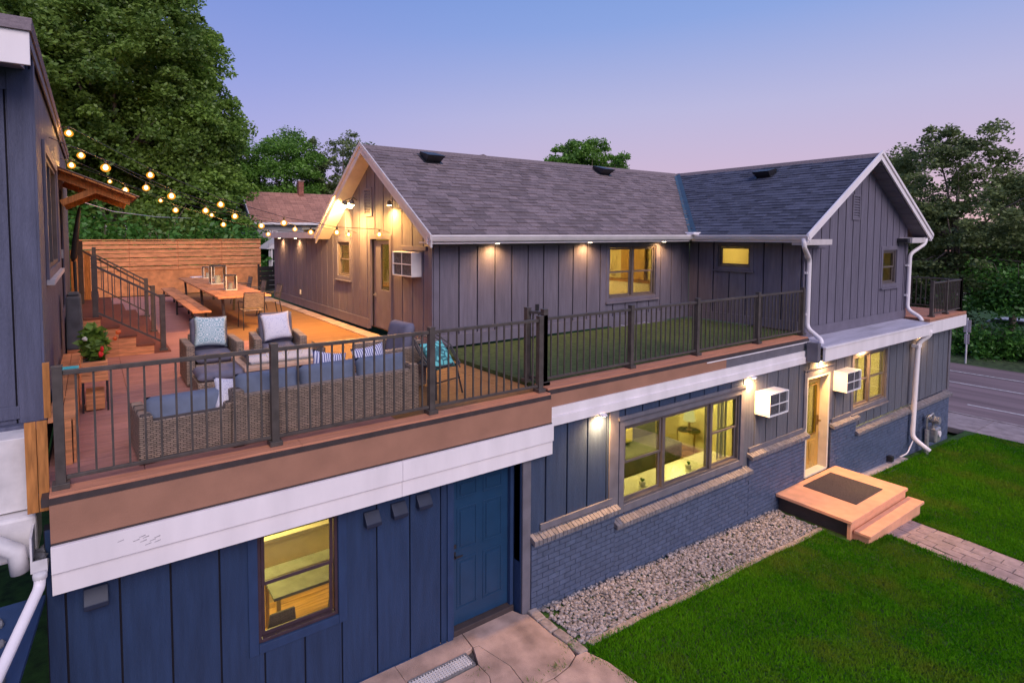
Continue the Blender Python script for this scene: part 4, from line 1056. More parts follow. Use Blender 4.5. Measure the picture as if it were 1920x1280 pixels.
def railing(label, runs, z0, z1, zpost_top, spacing=.13, base=True):
    """runs: list of post lists [(x,y,...)] joined by rails and balusters"""
    t = thing('deck_railing', label, 'railing', (runs[0][0][0], runs[0][0][1], z0), 0, 'bronze deck railings')
    me_b = None
    for posts in runs:
        for (x, y) in posts:
            b = MB(); b.box(x-.038, x+.038, y-.038, y+.038, z0, zpost_top); b.box(x-.042, x+.042, y-.042, y+.042, zpost_top, zpost_top+.015)
            if base: b.box(x-.065, x+.065, y-.065, y+.065, z0+.001, z0+.05)
            b.build('post', M_bronze, t, bevel=.003)
        for (p, q) in zip(posts, posts[1:]):
            P0 = Vector((*p, 0)); Q0 = Vector((*q, 0)); L_ = (Q0-P0).length; d = (Q0-P0)/L_
            a = P0+d*.04; c = Q0-d*.04
            MB().beam((a.x, a.y, z1-.02), (c.x, c.y, z1-.02), .045, .04).build('top_rail', M_bronze, t, bevel=.003)
            MB().beam((a.x, a.y, z0+.085), (c.x, c.y, z0+.085), .032, .032).build('bottom_rail', M_bronze, t, bevel=.003)
            n = max(1, round(L_/spacing))
            if me_b is None:
                me_b = MB().box(-.009, .009, -.009, .009, 0, z1-z0-.142).mesh('baluster'); me_b.materials.append(M_bronze)
            for i in range(1, n):
                s_ = P0+d*(L_*i/n); inst(me_b, 'baluster', t, (s_.x, s_.y, z0+.102))
    return t
railing('bronze railing along the front of the furnished left deck', [[(-.28, 5.86), (1.56, 5.86), (3.46, 5.86), (5.22, 5.86)]], .004, 1.03, 1.06)
railing('bronze railing along the front of the green turf', [[(5.40, 5.97), (7.26, 5.97), (9.02, 5.97), (11.0, 5.97), (12.75, 5.97)]], .052, 1.02, 1.06)
railing('short bronze return railing between the two deck levels', [[(5.40, 5.97), (5.32, 6.24)]], .05, 1.10, 1.13, .10)
railing('bronze railing round the far right balcony', [[(18.95, 5.62), (20.0, 5.62), (21.15, 5.62)], [(21.15, 5.62), (21.15, 6.9)], [(18.95, 6.9), (20.0, 6.9), (21.15, 6.9)]], -.012, .92, .95, .115)

# ================================================================== left building
lb = thing('house', 'dark slate house at the left edge with brown awning over its deck door', 'house', (-.42, 6.5, .4))
FX = ('x', -.45)
def lbwall(u0, u1, z0, z1, holes, joints, face, top=None):
    wb = MB(); cuts = sorted(set([u0, u1]+[c for h in holes for c in h[:2]]))
    for a, b_ in zip(cuts, cuts[1:]):
        mid = (a+b_)/2; lo = z0
        for h in sorted([(h[2], h[3]) for h in holes if h[0] <= mid <= h[1]]):
            fbox(wb, face, a, b_, 0, -.1, lo, h[0]); lo = h[1]
        fbox(wb, face, a, b_, 0, -.1, lo, z1)
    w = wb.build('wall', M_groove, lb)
    js = [u0]+joints+[u1]
    for a, b_ in zip(js, js[1:]):
        bb = MB(); cs = sorted(set([a+.007, b_-.007]+[c for h in holes for c in h[:2] if a+.007 < c < b_-.007]))
        for p, q in zip(cs, cs[1:]):
            mid = (p+q)/2; lo = z0
            for h in sorted([(h[2], h[3]) for h in holes if h[0] <= mid <= h[1]]):
                if h[0] > lo+.02: fbox(bb, face, p, q, .001, .024, lo, h[0])
                lo = h[1]
            fbox(bb, face, p, q, .001, .024, lo, z1)
        bb.each('siding_board', MAT_LB, w, bevel=.003)
    return w
MAT_LB = mat('slate_blue_siding', (.110, .115, .178), .55, .12, 3, .8, 40, stretch=(6, 6, .6), orand=.05)
hole = (7.75, 10.2, 1.80, 3.12); hdoor = (11.5, 12.6, .9, 3.0)
lbwall(6.5, 15.5, .02, 3.85, [hole, hdoor], steps(6.95, 15.3, .41), FX)
lbwall(-4, -.43, .44, 3.85, [], [-3.2, -2.8, -2.4, -2.0, -1.6, -1.2, -.62], ('Y', 6.5))
b = MB(); b.box(-.60, -.42, 6.455, 6.475, .46, 3.7); b.box(-4, -.60, 6.46, 6.475, .50, .62); b.box(-4, -.60, 6.46, 6.475, 3.5, 3.7); b.box(-.425, -.40, 6.46, 6.62, .46, 3.84); b.build('corner_board', MAT_LB, lb, bevel=.004)
b = MB(); b.box(-4, -.45, 6.38, 6.475, .40, .46); b.build('skirt_board', MAT_LB, lb, bevel=.006)
# roof with a front overhang; white fascia on the eave
MB().hexa([(-4.2, 5.98, 3.62), (-.46, 5.98, 3.62), (-.46, 6.5, 3.70), (-4.2, 6.5, 3.70), (-4.2, 5.98, 3.66), (-.46, 5.98, 3.66), (-.46, 6.5, 3.73), (-4.2, 6.5, 3.73)]).build('soffit', M_slatetrim, lb)
MB().box(-4.2, -.385, 5.955, 5.98, 3.62, 3.90).build('fascia_board', M_white, lb, bevel=.004)
MB().hexa([(-4.2, 5.93, 3.90), (-.37, 5.93, 3.90), (-.37, 15.6, 3.90), (-4.2, 15.6, 3.90), (-4.2, 6.05, 4.04), (-.37, 6.05, 4.04), (-.37, 15.6, 4.04), (-4.2, 15.6, 4.04)]).build('roof', M_shingle, lb)
MB().box(-.40, -.385, 5.98, 15.6, 3.80, 3.895).build('rake_board', M_slatetrim, lb)
# window in the side wall (faces +X)
f = MB(); u0, u1, z0, z1 = hole
fbox(f, FX, u0, u0+.05, .03, -.1, z0, z1); fbox(f, FX, u1-.05, u1, .03, -.1, z0, z1); fbox(f, FX, u0+.05, u1-.05, .03, -.1, z0, z0+.05); fbox(f, FX, u0+.05, u1-.05, .03, -.1, z1-.05, z1); fbox(f, FX, 8.95, 9.02, .028, -.1, z0+.05, z1-.05)
w = f.build('window', M_frame2, lb, bevel=.004)
for a, b_ in ((u0+.05, 8.95), (9.02, u1-.05)):
    g_ = MB(); fbox(g_, FX, a, b_, -.03, -.036, z0+.05, z1-.05); g_.build('pane', M_glass, w)
s_ = MB(); fbox(s_, FX, u0-.12, u0-.002, .025, .055, z0-.10, z1+.12); fbox(s_, FX, u1+.002, u1+.12, .025, .055, z0-.10, z1+.12); fbox(s_, FX, u0, u1, .025, .055, z1+.002, z1+.12); fbox(s_, FX, u0, u1, .025, .055, z0-.10, z0-.002); s_.build('window_trim', M_slatetrim, w, bevel=.004)
s_ = MB(); fbox(s_, FX, u0-.14, u1+.14, .025, .10, z0-.16, z0-.102); s_.build('sill', M_rake, w, bevel=.004)
g_ = MB(); fbox(g_, FX, hdoor[0]+.02, hdoor[1]-.02, -.03, -.07, hdoor[2], hdoor[3]); dz = g_.build('door', M_slatetrim, lb, bevel=.004)
g_ = MB(); fbox(g_, FX, hdoor[0]+.2, hdoor[1]-.2, -.028, -.02, 1.6, 2.85); g_.build('pane', M_glass, dz)
g_ = MB(); fbox(g_, FX, hdoor[0]+.06, hdoor[0]+.10, -.02, .05, 1.8, 1.95); g_.build('handle', M_steel, dz)
struct(MB().box(-2.6, -2.5, 7, 13, .9, 3.5).build('interior_wall', M_room)); point('side_room_lamp', (-1.5, 9.2, 3.0), 12, (1, .7, .3), .1)
# timber awning over the door
aw = thing('door_awning', 'brown timber awning bracket projecting from the left house above its stairs', 'awning', (-.42, 11.4, 2.9))
for yy in (11.35, 13.1):
    b = MB(); b.beam((-.42, yy, 3.17), (.60, yy, 2.77), .07, .12); b.build('rafter', M_cedarv, aw, bevel=.004)
    b = MB(); b.beam((-.40, yy, 2.72), (.10, yy, 2.96), .065, .10); b.build('brace', M_cedarv, aw, bevel=.004)
for i in range(6):
    t0, t1 = i/6, (i+1)/6-.01
    MB().hexa([(-.42+1.1*t0, 11.1, 3.25-.43*t0), (-.42+1.1*t1, 11.1, 3.25-.43*t1), (-.42+1.1*t1, 13.35, 3.25-.43*t1), (-.42+1.1*t0, 13.35, 3.25-.43*t0),
               (-.42+1.1*t0, 11.1, 3.28-.43*t0), (-.42+1.1*t1, 11.1, 3.28-.43*t1), (-.42+1.1*t1, 13.35, 3.28-.43*t1), (-.42+1.1*t0, 13.35, 3.28-.43*t0)]).build('roof_board', M_cedarv, aw)
MB().hexa([(-.42, 11.08, 3.29), (.72, 11.08, 2.845), (.72, 13.37, 2.845), (-.42, 13.37, 3.29), (-.42, 11.08, 3.305), (.72, 11.08, 2.86), (.72, 13.37, 2.86), (-.42, 13.37, 3.305)]).build('shingle_layer', M_shingle, aw)
# lower corner: cream wall, cedar panel, gutter box, downspout, lower roof with stones
b = MB(); b.box(-4, -.53, 6.10, 6.5, -.22, .425); b.build('lower_wall', M_whiteold, lb, bevel=.006)
b = MB(); b.box(-4, -.47, 5.98, 6.5, -.62, -.235); b.build('stucco_ledge', M_whiteold, lb, bevel=.03)
cp = thing('corner_screen', 'upright orange cedar boards closing the deck corner below the dark house', 'screen', (-.45, 5.95, .2))
MB().box(-.525, -.445, 5.90, 5.93, -.19, .60).build('board', M_cedarv, cp, bevel=.003); MB().box(-.441, -.366, 5.90, 5.93, -.19, .60).build('board', M_cedarv, cp, bevel=.003)
MB().box(-.385, -.335, 5.90, 5.935, .62, 1.10).build('post', M_cedarv, cp, bevel=.003)
gu = thing('corner_gutter', 'white gutter box with wet stones and a long white spout at the lower left', 'gutter', (-.44, 5.8, -.6))
b = MB(); b.box(-.50, -.485, 5.66, 5.96, -.60, -.30); b.box(-.485, -.385, 5.66, 5.672, -.60, -.50); b.box(-.485, -.385, 5.66, 5.96, -.615, -.60); b.build('trough', M_whiteold, gu)
b = MB(); pipe(b, [(-.437, 5.64, -.60), (-.439, 5.62, -.70), (-.66, 5.0, -.98), (-.92, 4.3, -1.3)], w=.085); b.build('spout', M_white, gu, smooth=True)
b = MB(); b.lathe((-.437, 5.64, -.66), [(.038, 0), (.05, .02), (.052, .05), (.046, .07)], 12); b.build('collar', M_whiteold, gu, smooth=True)
b = MB()
for i in range(9): b.blob((-.435+rg.uniform(-.03, .03), 5.70+i*.028, -.55+rg.uniform(-.02, .05)), rg.uniform(.03, .045), i+50, rg.random())
b.build('stone_fill', M_stonedark, gu)
b = MB(); b.tube([(-.90, 5.85, -.34), (-.72, 5.82, -.36), (-.60, 5.80, -.44), (-.58, 5.80, -.62)], .07, 12); b.build('elbow', M_whiteold, gu, smooth=True)
b = MB(); b.hexa([(-5, 3.0, -1.9), (-.95, 3.0, -1.9), (-.42, 5.86, -.95), (-5, 5.86, -.95), (-5, 3.0, -1.86), (-.95, 3.0, -1.86), (-.42, 5.86, -.91), (-5, 5.86, -.91)]); b.build('lower_roof', M_navytrim, lb)
b = MB()
for i in range(26):
    y_ = rg.uniform(5.15, 5.75); b.blob((-.66-rg.uniform(0, .16), y_, -.91-(5.86-y_)*.332+.02), rg.uniform(.02, .04), i+90, rg.random())
o = b.build('roof_stones', M_stonedark, kind='stuff'); o['label'] = 'loose dark stones on the small navy roof'; o['category'] = 'stones'

# ================================================================== stairs
M_tread = mat('dark_red_tread', (.20, .062, .032), .6, .2, 4, .3, 30, stretch=(1, 8, 1))
st = thing('deck_stairs', 'brown wooden stairs with rail rising to the left house door', 'stairs', (.5, 11.7, 0))
trd = [(.93, 1.19, .0), (.64, .93, .165), (.37, .64, .345), (.10, .37, .53), (-.40, .10, .71)]
for i, (a, b_, z) in enumerate(trd):
    z += .0
    MB().box(a-.0, b_+.02, 11.68, 17.2, z+.0-.035+.03, z+.03).build('tread', M_tread, st, bevel=.003)
    MB().box(a+.02, b_-.005, 11.72, 17.1, -.0, z+.004).build('riser', M_cedar, st)
    MB().box(a, b_-.0, 11.70, 11.718, .0, z+.003).build('side_panel', M_cedar, st)
def stair_rail(y, x0, z0, x1, z1, bal=True, hrail=True, label=''):
    t = thing('stair_railing', label, 'railing', (x1, y, 0), 0, 'bronze stair railings')
    b = MB(); b.box(x1-.045, x1+.045, y-.045, y+.045, .03 if y < 12 else 0, z1+.06); b.box(x1-.07, x1+.07, y-.07, y+.07, .031 if y < 12 else 0, .06); b.build('post', M_bronze, t, bevel=.003)
    b = MB(); b.box(x0-.045, x0+.045, y-.045, y+.045, .72, z0+.18); b.build('post', M_bronze, t, bevel=.003)
    b = MB(); b.beam((x0, y, z0), (x1, y, z1), .045, .04); b.build('top_rail', M_bronze, t)
    if bal:
        b = MB(); b.beam((x0, y, z0-.82), (x1, y, z1-.84), .032, .032); b.build('bottom_rail', M_bronze, t)
        n = 8
        for i in range(1, n):
            f_ = i/n; x = x0+(x1-x0)*f_; zt = z0+(z1-z0)*f_; MB().box(x-.009, x+.009, y-.009, y+.009, zt-.82, zt-.02).build('baluster', M_bronze, t)
    return t
stair_rail(11.78, .03, 1.65, 1.09, 1.02, label='nearest bronze stair railing, on the camera side of the stairs')
stair_rail(14.2, -.2, 1.88, 1.13, 1.0, bal=False, label='middle stair handrail without balusters')
stair_rail(17.0, .05, 1.70, 1.20, .98, label='farthest bronze stair railing near the fence')
# cedar privacy screen by the stairs
sp_ = thing('privacy_screen', 'orange cedar screen standing between the left house and the stairs', 'screen', (-.2, 15.2, .7))
for i in range(3): MB().box(-.40+i*.125, -.40+i*.125+.118, 15.0, 15.03, .40, 1.86-.01*i).build('board', M_cedarv, sp_, bevel=.003)
# folded parasol
um = thing('folded_parasol', 'black folded parasol leaning by the dark house wall', 'parasol', (-.2, 13, .8))
b = MB(); b.tube([(-.26, 12.6, .8), (-.27, 12.6, 1.7)], .03, 8); b.build('pole', M_black, um)
b = MB(); b.tube([(-.30, 12.6, 1.70), (-.28, 12.6, 1.78), (-.22, 12.6, 2.3), (-.17, 12.6, 2.66), (-.16, 12.6, 2.72)], [.02, .06, .05, .03, .01], 8); b.build('canopy', M_black, um, smooth=True)
# covered cylinder/box
cv = thing('covered_heater', 'tall grey fabric-covered box against the dark house wall', 'covered box', (-.26, 10.4, .5))
MB().hexa([(-.36, 10.2, .45), (-.13, 10.2, .45), (-.13, 10.7, .45), (-.36, 10.7, .45), (-.35, 10.22, 1.26), (-.16, 10.22, 1.26), (-.16, 10.66, 1.28), (-.35, 10.66, 1.28)]).build('cover', M_cover, cv, bevel=.03)
MB().box(-.33, -.18, 10.3, 10.6, 1.27, 1.31).build('cap', M_cover, cv, bevel=.015)
# built-in cedar bench along the left wall
bn = thing('cedar_bench', 'narrow cedar bench along the dark house wall', 'bench', (-.28, 8, 0))
for a, b_ in ((-.395, -.29), (-.285, -.18)): MB().box(a, b_, 6.45, 9.95, .42, .45).build('seat_board', M_cedar, bn, bevel=.003)
MB().box(-.20, -.18, 6.45, 9.9, .0, .417).build('front_panel', M_cedar, bn); MB().box(-.35, -.21, 6.42, 6.445, .0, .44).build('end_panel', M_cedar, bn)
tag(MB().box(-.27, -.13, 6.15, 6.32, .95, .99).build('teal_tray', M_teal, bevel=.004), 'small teal tag by the leftmost railing post', 'tag')
bpy.data.objects['teal_tray'].location = (0, 0, -.02)
# planter
pl = thing('planter', 'raised wooden planter on black legs with leafy plant and red flowers', 'planter', (-.02, 8.4, 0))
for i in range(3): MB().box(-.15, .13, 8.18, 8.20, .38+i*.085, .38+i*.085+.08).build('plank', M_cedar, pl, bevel=.003)
b = MB(); b.box(-.15, -.13, 8.20, 8.62, .38, .63); b.box(.11, .13, 8.20, 8.62, .38, .63); b.box(-.15, .13, 8.62, 8.64, .38, .63); b.each('side_panel', M_cedar, pl)
MB().box(-.13, .11, 8.20, 8.62, .40, .60).build('soil', M_gbase, pl)
for xx in (-.15, .11):
    for yy in (8.18, 8.62): MB().box(xx, xx+.022, yy, yy+.022, 0, .377).build('leg', M_black, pl)
MB().box(-.11, .09, 8.22, 8.58, .02, .22).build('crate', M_cedar, pl, bevel=.004)
def leaves_cloud(c, rad, n, seed, size, stretch=1.0):
    r_ = np.random.default_rng(seed)
    p = r_.normal(0, 1, (n, 3)); p /= np.linalg.norm(p, axis=1)[:, None]; p *= (r_.random((n, 1))**.4)
    p = p*np.array(rad)+np.array(c)
    return quads(p, r_, size)
def quads(p, r_, size, droop=.35, clump=None):
    n = len(p)
    a = r_.normal(0, 1, (n, 3)); a[:, 2] *= droop; a /= np.linalg.norm(a, axis=1)[:, None]
    b_ = r_.normal(0, 1, (n, 3)); b_ -= (b_*a).sum(1)[:, None]*a; b_ /= np.linalg.norm(b_, axis=1)[:, None]
    s_ = (size*r_.uniform(.6, 1.3, n))[:, None]
    V = np.stack([p-a*s_*.55, p+b_*s_*.33, p+a*s_*.6, p-b_*s_*.33], 1)
    rr = np.clip(r_.normal(.5, .25, n) if clump is None else clump+r_.normal(0, .16, n), 0, 1)
    return V.reshape(-1, 3), n, rr
def leaf_obj(name, V, n, rr, material, parent=None, off=(0, 0, 0)):
    me = fast_mesh(name, V-np.array(off), n, 4, rr, material)
    o = bpy.data.objects.new(name, me); COL.objects.link(o)
    if parent: o.parent = parent
    return o
V, n, rr = leaves_cloud((-.01, 8.42, .83), (.16, .22, .24), 330, 8, .12); leaf_obj('foliage', V, n, rr, M_leafB2, pl, tuple(pl.location))
b = MB()
for i in range(7): b.tube([(.0+rg.uniform(-.1, .1), 8.42, .60), (.0+rg.uniform(-.22, .22), 8.4+rg.uniform(-.2, .2), 1.0)], .004, 4)
b.build('stem', M_leafD, pl)
for (x, y, z, m_) in ((.06, 8.16, .72, M_red), (.075, 8.17, .78, M_red), (.22, 8.3, .88, M_orange), (.26, 8.35, .95, M_orange), (-.1, 8.15, .93, M_pot)):
    MB().blob((x, y, z), .035, int(z*100)).build('flower', m_, pl)

# ================================================================== privacy fence
fc = thing('privacy_fence', 'orange-brown cedar slat fence closing the far end of the deck', 'fence', (2.5, 22.9, 0))
for i in range(7):
    z = 2.0-.153*(i+1)+.0
    for a, b_ in ((-.45, 1.12), (1.13, 2.68), (2.69, 4.2), (4.21, 5.66)):
        g_ = .028 if i % 2 == 0 or i == 1 else .012
        MB().box(a, b_, 22.90, 22.925, z, z+.153-g_-rg.uniform(0, .006)).build('slat', M_cedar, fc, bevel=.003)
MB().box(-.45, 5.66, 22.93, 22.95, .02, .925).build('lower_panel', M_fencep, fc)
for x in (-.3, 1.12, 2.68, 4.2, 5.58): MB().box(x-.04, x+.04, 22.955, 23.03, 0, 2.0).build('post', M_cedarv, fc)
MB().box(-.47, 5.68, 22.86, 22.96, 2.0, 2.03).build('cap_rail', M_cedar, fc, bevel=.004)
gt = thing('side_gate', 'dark gate panel between the cedar fence and the slate annex wall', 'gate', (5.7, 20.5, 0))
for i in range(6): MB().box(5.0+.0, 5.9, 20.6, 20.63, .05+i*.17, .05+i*.17+.155).build('board', M_black, gt)
MB().box(4.98, 5.04, 20.58, 20.66, 0, 1.15).build('post', M_black, gt)

# ================================================================== dining set
def tbl_legs(t, pts, zt, m_):
    for (x, y, dx, dy) in pts: MB().beam((x, y, 0), (x+dx, y+dy, zt), .06, .06).build('leg', m_, t)
tb_ = thing('dining_table', 'long brown plank dining table on tapered metal legs', 'table', (3.0, 17.4, 0))
for i in range(6): 
    x0 = 2.42+i*.20
    MB().hexa([(x0, 13.7, .72), (x0+.194, 13.7, .72), (x0+.194, 20.8, .72), (x0, 20.8, .72), (x0, 13.7, .76), (x0+.194, 13.7, .76), (x0+.194, 20.8, .76), (x0, 20.8, .76)]).build('tabletop_plank', M_cedar, tb_, bevel=.006)
tbl_legs(tb_, [(2.62, 14.1, -.04, 0), (3.45, 14.1, .04, 0), (2.62, 17.2, -.04, 0), (3.45, 17.2, .04, 0), (2.62, 20.4, -.04, 0), (3.45, 20.4, .04, 0)], .715, M_bronze)
MB().box(2.55, 3.5, 17.15, 17.25, .66, .715).build('crossbar', M_bronze, tb_)
bb_ = thing('dining_bench', 'low plank bench on black legs left of the dining table', 'bench', (2.1, 17, 0))
for i, (a, b_) in enumerate(((13.75, 15.9), (15.92, 18.1), (18.12, 20.6))):
    for k in range(2): MB().box(1.88+k*.20, 1.88+k*.20+.195, a, b_, .42, .455).build('seat_plank', M_cedar, bb_, bevel=.004)
for yy in (14.2, 17.0, 20.2):
    for xx in (1.93, 2.22): MB().box(xx-.025, xx+.025, yy-.025, yy+.025, 0, .42).build('leg', M_black, bb_)
    MB().box(1.95, 2.20, yy-.02, yy+.02, .20, .24).build('crossbar', M_black, bb_)
def dining_chair(label, loc, rz):
    t = thing('dining_chair', label, 'chair', loc, rz, 'woven dining chairs')
    MB().box(-.24, .24, -.24, .22, .42, .45).build('seat', M_wick, t, bevel=.01, local=True)
    MB().hexa([(-.22, -.26, .50), (.22, -.26, .50), (.22, -.24, .50), (-.22, -.24, .50), (-.22, -.32, .84), (.22, -.32, .84), (.22, -.30, .84), (-.22, -.30, .84)]).build('backrest', M_wick, t, bevel=.006, local=True)
    for sx in (-1, 1):
        MB().tube([(sx*.25, .26, 0), (sx*.24, .20, .43), (sx*.26, .18, .62)], .012, 6).build('leg', M_black, t, local=True)
        MB().tube([(sx*.25, -.32, 0), (sx*.24, -.24, .43), (sx*.23, -.32, .86)], .012, 6).build('leg', M_black, t, local=True)
        MB().tube([(sx*.26, .18, .62), (sx*.28, .0, .65), (sx*.24, -.26, .64)], .012, 6).build('armrest', M_black, t, local=True)
    MB().tube([(-.23, -.32, .86), (.23, -.32, .86)], .012, 6).build('top_rail', M_black, t, local=True)
    return t
ch0 = dining_chair('woven chair at the near end of the long dining table', (3.15, 13.72, 0), 0)
for (x, y, a, lab) in ((3.95, 15.3, math.pi/2, 'woven chair on the right side of the table, nearest the camera'), (3.95, 16.9, math.pi/2, 'woven chair in the middle of the table right side'), (3.95, 18.6, math.pi/2, 'woven chair on the right side of the table, farthest from the camera')):
    dup(ch0, (x, y, 0), a, lab)
def lantern(label, loc, w, h):
    t = thing('lantern', label, 'lantern', loc, 0, 'candle lanterns on the dining table')
    MB().box(-w/2, w/2, -w/2, w/2, 0, .03).build('base', M_cream, t, bevel=.004, local=True)
    for sx in (-1, 1):
        for sy in (-1, 1): MB().box(sx*(w/2-.01)-.01, sx*(w/2-.01)+.01, sy*(w/2-.01)-.01, sy*(w/2-.01)+.01, .03, h-.03).build('corner_post', M_cream, t, local=True)
    MB().cyl((0, 0), w*.56, h-.03, h, 18).build('lid', M_bronze, t, local=True)
    MB().cyl((0, 0), w*.2, .03, h*.45, 12).build('candle', M_pot, t, local=True)
    b = MB(); b.box(-w/2+.012, w/2-.012, -w/2+.008, -w/2+.011, .03, h-.03); b.box(w/2-.011, w/2-.008, -w/2+.012, w/2-.012, .03, h-.03); b.box(-w/2+.008, -w/2+.011, -w/2+.012, w/2-.012, .03, h-.03)
    b.build('glass', M_clear, t, local=True)
lantern('wooden candle lantern at the far end of the dining table', (3.25, 20.1, .76), .34, .38)
lantern('largest wooden candle lantern, middle of the dining table', (3.10, 17.6, .76), .42, .54)
lantern('smaller wooden candle lantern nearest the camera on the dining table', (3.02, 15.4, .76), .28, .40)
bk = tag(MB().box(-.22, .22, -.15, .15, 0, .03).build('book', M_white, bevel=.004), 'pale blue-white book lying at the far end of the table', 'book'); bk.location = (3.0, 20.55, .761); bk.rotation_euler = (0, 0, .1)

# ================================================================== lounge set
def puffy(w, d, h, nx_=10, ny_=10, pw=4, pinch=.0):
    """cushion centred at the origin, rounded top and sides"""
    b = MB(); 
    def pt(i, j, s_):
        u = -1+2*i/nx_; v = -1+2*j/ny_
        e = (1-abs(u)**pw)*(1-abs(v)**pw); e = max(e, 0)**.5
        k = 1-pinch*(1-abs(u)**2)*(1 if abs(v) > .99 else .0)
        sq = 1-pinch*(1-u*u)*abs(v)**3; sp2 = 1-pinch*(1-v*v)*abs(u)**3
        return (u*w/2*sp2, v*d/2*sq, s_*h/2*e)
    top = [[pt(i, j, 1) for i in range(nx_+1)] for j in range(ny_+1)]; bot = [[pt(i, j, -1) for i in range(nx_+1)] for j in range(ny_+1)]
    vs = []; idx = {}
    for j in range(ny_+1):
        for i in range(nx_+1):
            idx[('t', i, j)] = len(vs); vs.append(top[j][i])
    for j in range(ny_+1):
        for i in range(nx_+1):
            if i in (0, nx_) or j in (0, ny_): idx[('b', i, j)] = idx[('t', i, j)]
            else: idx[('b', i, j)] = len(vs); vs.append(bot[j][i])
    fs = []
    for j in range(ny_):
        for i in range(nx_):
            fs.append((idx[('t', i, j)], idx[('t', i+1, j)], idx[('t', i+1, j+1)], idx[('t', i, j+1)]))
            fs.append((idx[('b', i, j)], idx[('b', i, j+1)], idx[('b', i+1, j+1)], idx[('b', i+1, j)]))
    b.add(vs, fs); return b
def soft(name, parent, w, d, h, loc, rot, m_, pw=8, pinch=0):
    o = puffy(w, d, h, 12, 12, pw, pinch).build(name, m_, parent, smooth=True, local=True); o.location = loc; o.rotation_euler = rot; return o
def wicker_box(mb, x0, x1, y0, y1, z0, z1): mb.box(x0, x1, y0, y1, z0, z1)
def armchair(label, loc, rz, w=.78, d=.78):
    t = thing('wicker_armchair', label, 'armchair', loc, rz, 'grey wicker armchairs')
    MB().box(-w/2+.12, w/2-.12, -d/2, d/2-.12, .08, .30).build('seat_base', M_wick, t, bevel=.015, local=True)
    for sx in (-1, 1): MB().box(sx*w/2, sx*(w/2-.115), -d/2, d/2, .02, .60).build('armrest', M_wick, t, bevel=.02, local=True)
    MB().box(-w/2+.12, w/2-.12, d/2-.115, d/2, .08, .66).build('backrest', M_wick, t, bevel=.02, local=True)
    soft('seat_cushion', t, w-.25, d-.16, .15, (0, -.07, .375), (0, 0, 0), M_cush2)
    soft('back_cushion', t, w-.26, .52, .17, (0, d/2-.20, .66), (R(78), 0, 0), M_cush2)
    return t
# chairs face the camera (-Y)
a1 = armchair('wicker armchair with teal scalloped pillow, left of the coffee table', (1.50, 9.15, 0), 0, w=.80)
a2 = armchair('wicker armchair with speckled white pillow, beside the coffee table', (2.50, 9.15, 0), -.12, w=.80)
o = puffy(.48, .48, .15, 12, 12, 2.2, .10).build('throw_pillow', M_pscal, smooth=True); o.location = (1.50, 9.20, .72); o.rotation_euler = (R(70), R(4), 0); tag(o, 'square pillow with teal scallop print on the left armchair', 'pillow', 'throw pillows')
o = puffy(.46, .46, .15, 12, 12, 2.2, .10).build('throw_pillow', M_pspeck, smooth=True); o.location = (2.50, 9.20, .71); o.rotation_euler = (R(70), R(-5), -.1); tag(o, 'square speckled white pillow on the right armchair', 'pillow', 'throw pillows')
ot = thing('wicker_ottoman', 'wicker ottoman with blue-grey cushion in front of the left armchair', 'ottoman', (1.46, 8.05, 0))
MB().box(-.36, .36, -.30, .30, .03, .28).build('base', M_wick, ot, bevel=.015, local=True); soft('cushion', ot, .72, .60, .13, (0, 0, .34), (0, 0, 0), M_cush2)
ct = thing('coffee_table', 'low rectangular coffee table with stone top', 'coffee table', (2.28, 8.1, 0))
MB().box(-.62, .62, -.44, .44, .38, .43).build('tabletop', mat('warm_stone', (.56, .36, .26), .4, .15, 7), ct, bevel=.006, local=True)
MB().box(-.52, .52, -.36, .36, .02, .375).build('base', M_black, ct, local=True)
tr = thing('glass_tray', 'clear glass tray on the coffee table', 'tray', (2.28, 8.1, .432))
b = MB(); b.box(-.54, .54, -.30, -.29, .0, .13); b.box(-.54, .54, .29, .30, 0, .13); b.box(-.54, -.53, -.29, .29, 0, .13); b.box(.53, .54, -.29, .29, 0, .13); b.build('glass_side', M_clear, tr, local=True)
MB().box(-.50, .50, -.26, .26, .002, .02).build('liner', M_pspeck, tr, local=True)
for i, x in enumerate((-.18, .05, .25)):
    MB().ring((x, 0, .06), .045, .006, 'y', 16, 5).build('ring', M_cream, tr, local=True)
# sofas seen from behind (backs towards the railing)
def sofa(label, loc, w, nseat, rz=0, arml=True, armr=True, bh=.54):
    t = thing('wicker_sofa', label, 'sofa', loc, rz, 'wicker sofas with backs to the railing')
    MB().box(-w/2, w/2, .0, .10, .03, bh).build('backrest', M_wick, t, bevel=.02, local=True)
    MB().box(-w/2+.02, w/2-.02, .10, .78, .05, .30).build('seat_base', M_wick, t, bevel=.012, local=True)
    n = int(w/.42)
    for i in range(n+1):
        x = -w/2+.03+i*(w-.06)/n; MB().box(x-.018, x+.018, -.008, -.001, .04, bh-.02).build('weave_rib', M_wick, t, local=True)
    for s_, ok in ((-1, arml), (1, armr)):
        if ok: MB().hexa([(s_*w/2-.07, -.01, .02), (s_*w/2+.07, -.01, .02), (s_*w/2+.07, .80, .02), (s_*w/2-.07, .80, .02), (s_*w/2-.06, -.01, bh+.06), (s_*w/2+.06, -.01, bh+.06), (s_*w/2+.06, .80, bh+.0), (s_*w/2-.06, .80, bh+.0)]).build('armrest', M_wick, t, bevel=.02, local=True)
    cw = w/nseat
    for i in range(nseat):
        x = -w/2+cw*(i+.5)
        soft('seat_cushion', t, cw-.02, .64, .15, (x, .44, .34), (0, 0, 0), M_cush)
        soft('back_cushion', t, cw-.02, .42, .17, (x, .19, bh-.03), (R(78), 0, 0), M_cush, pw=7)
    return t
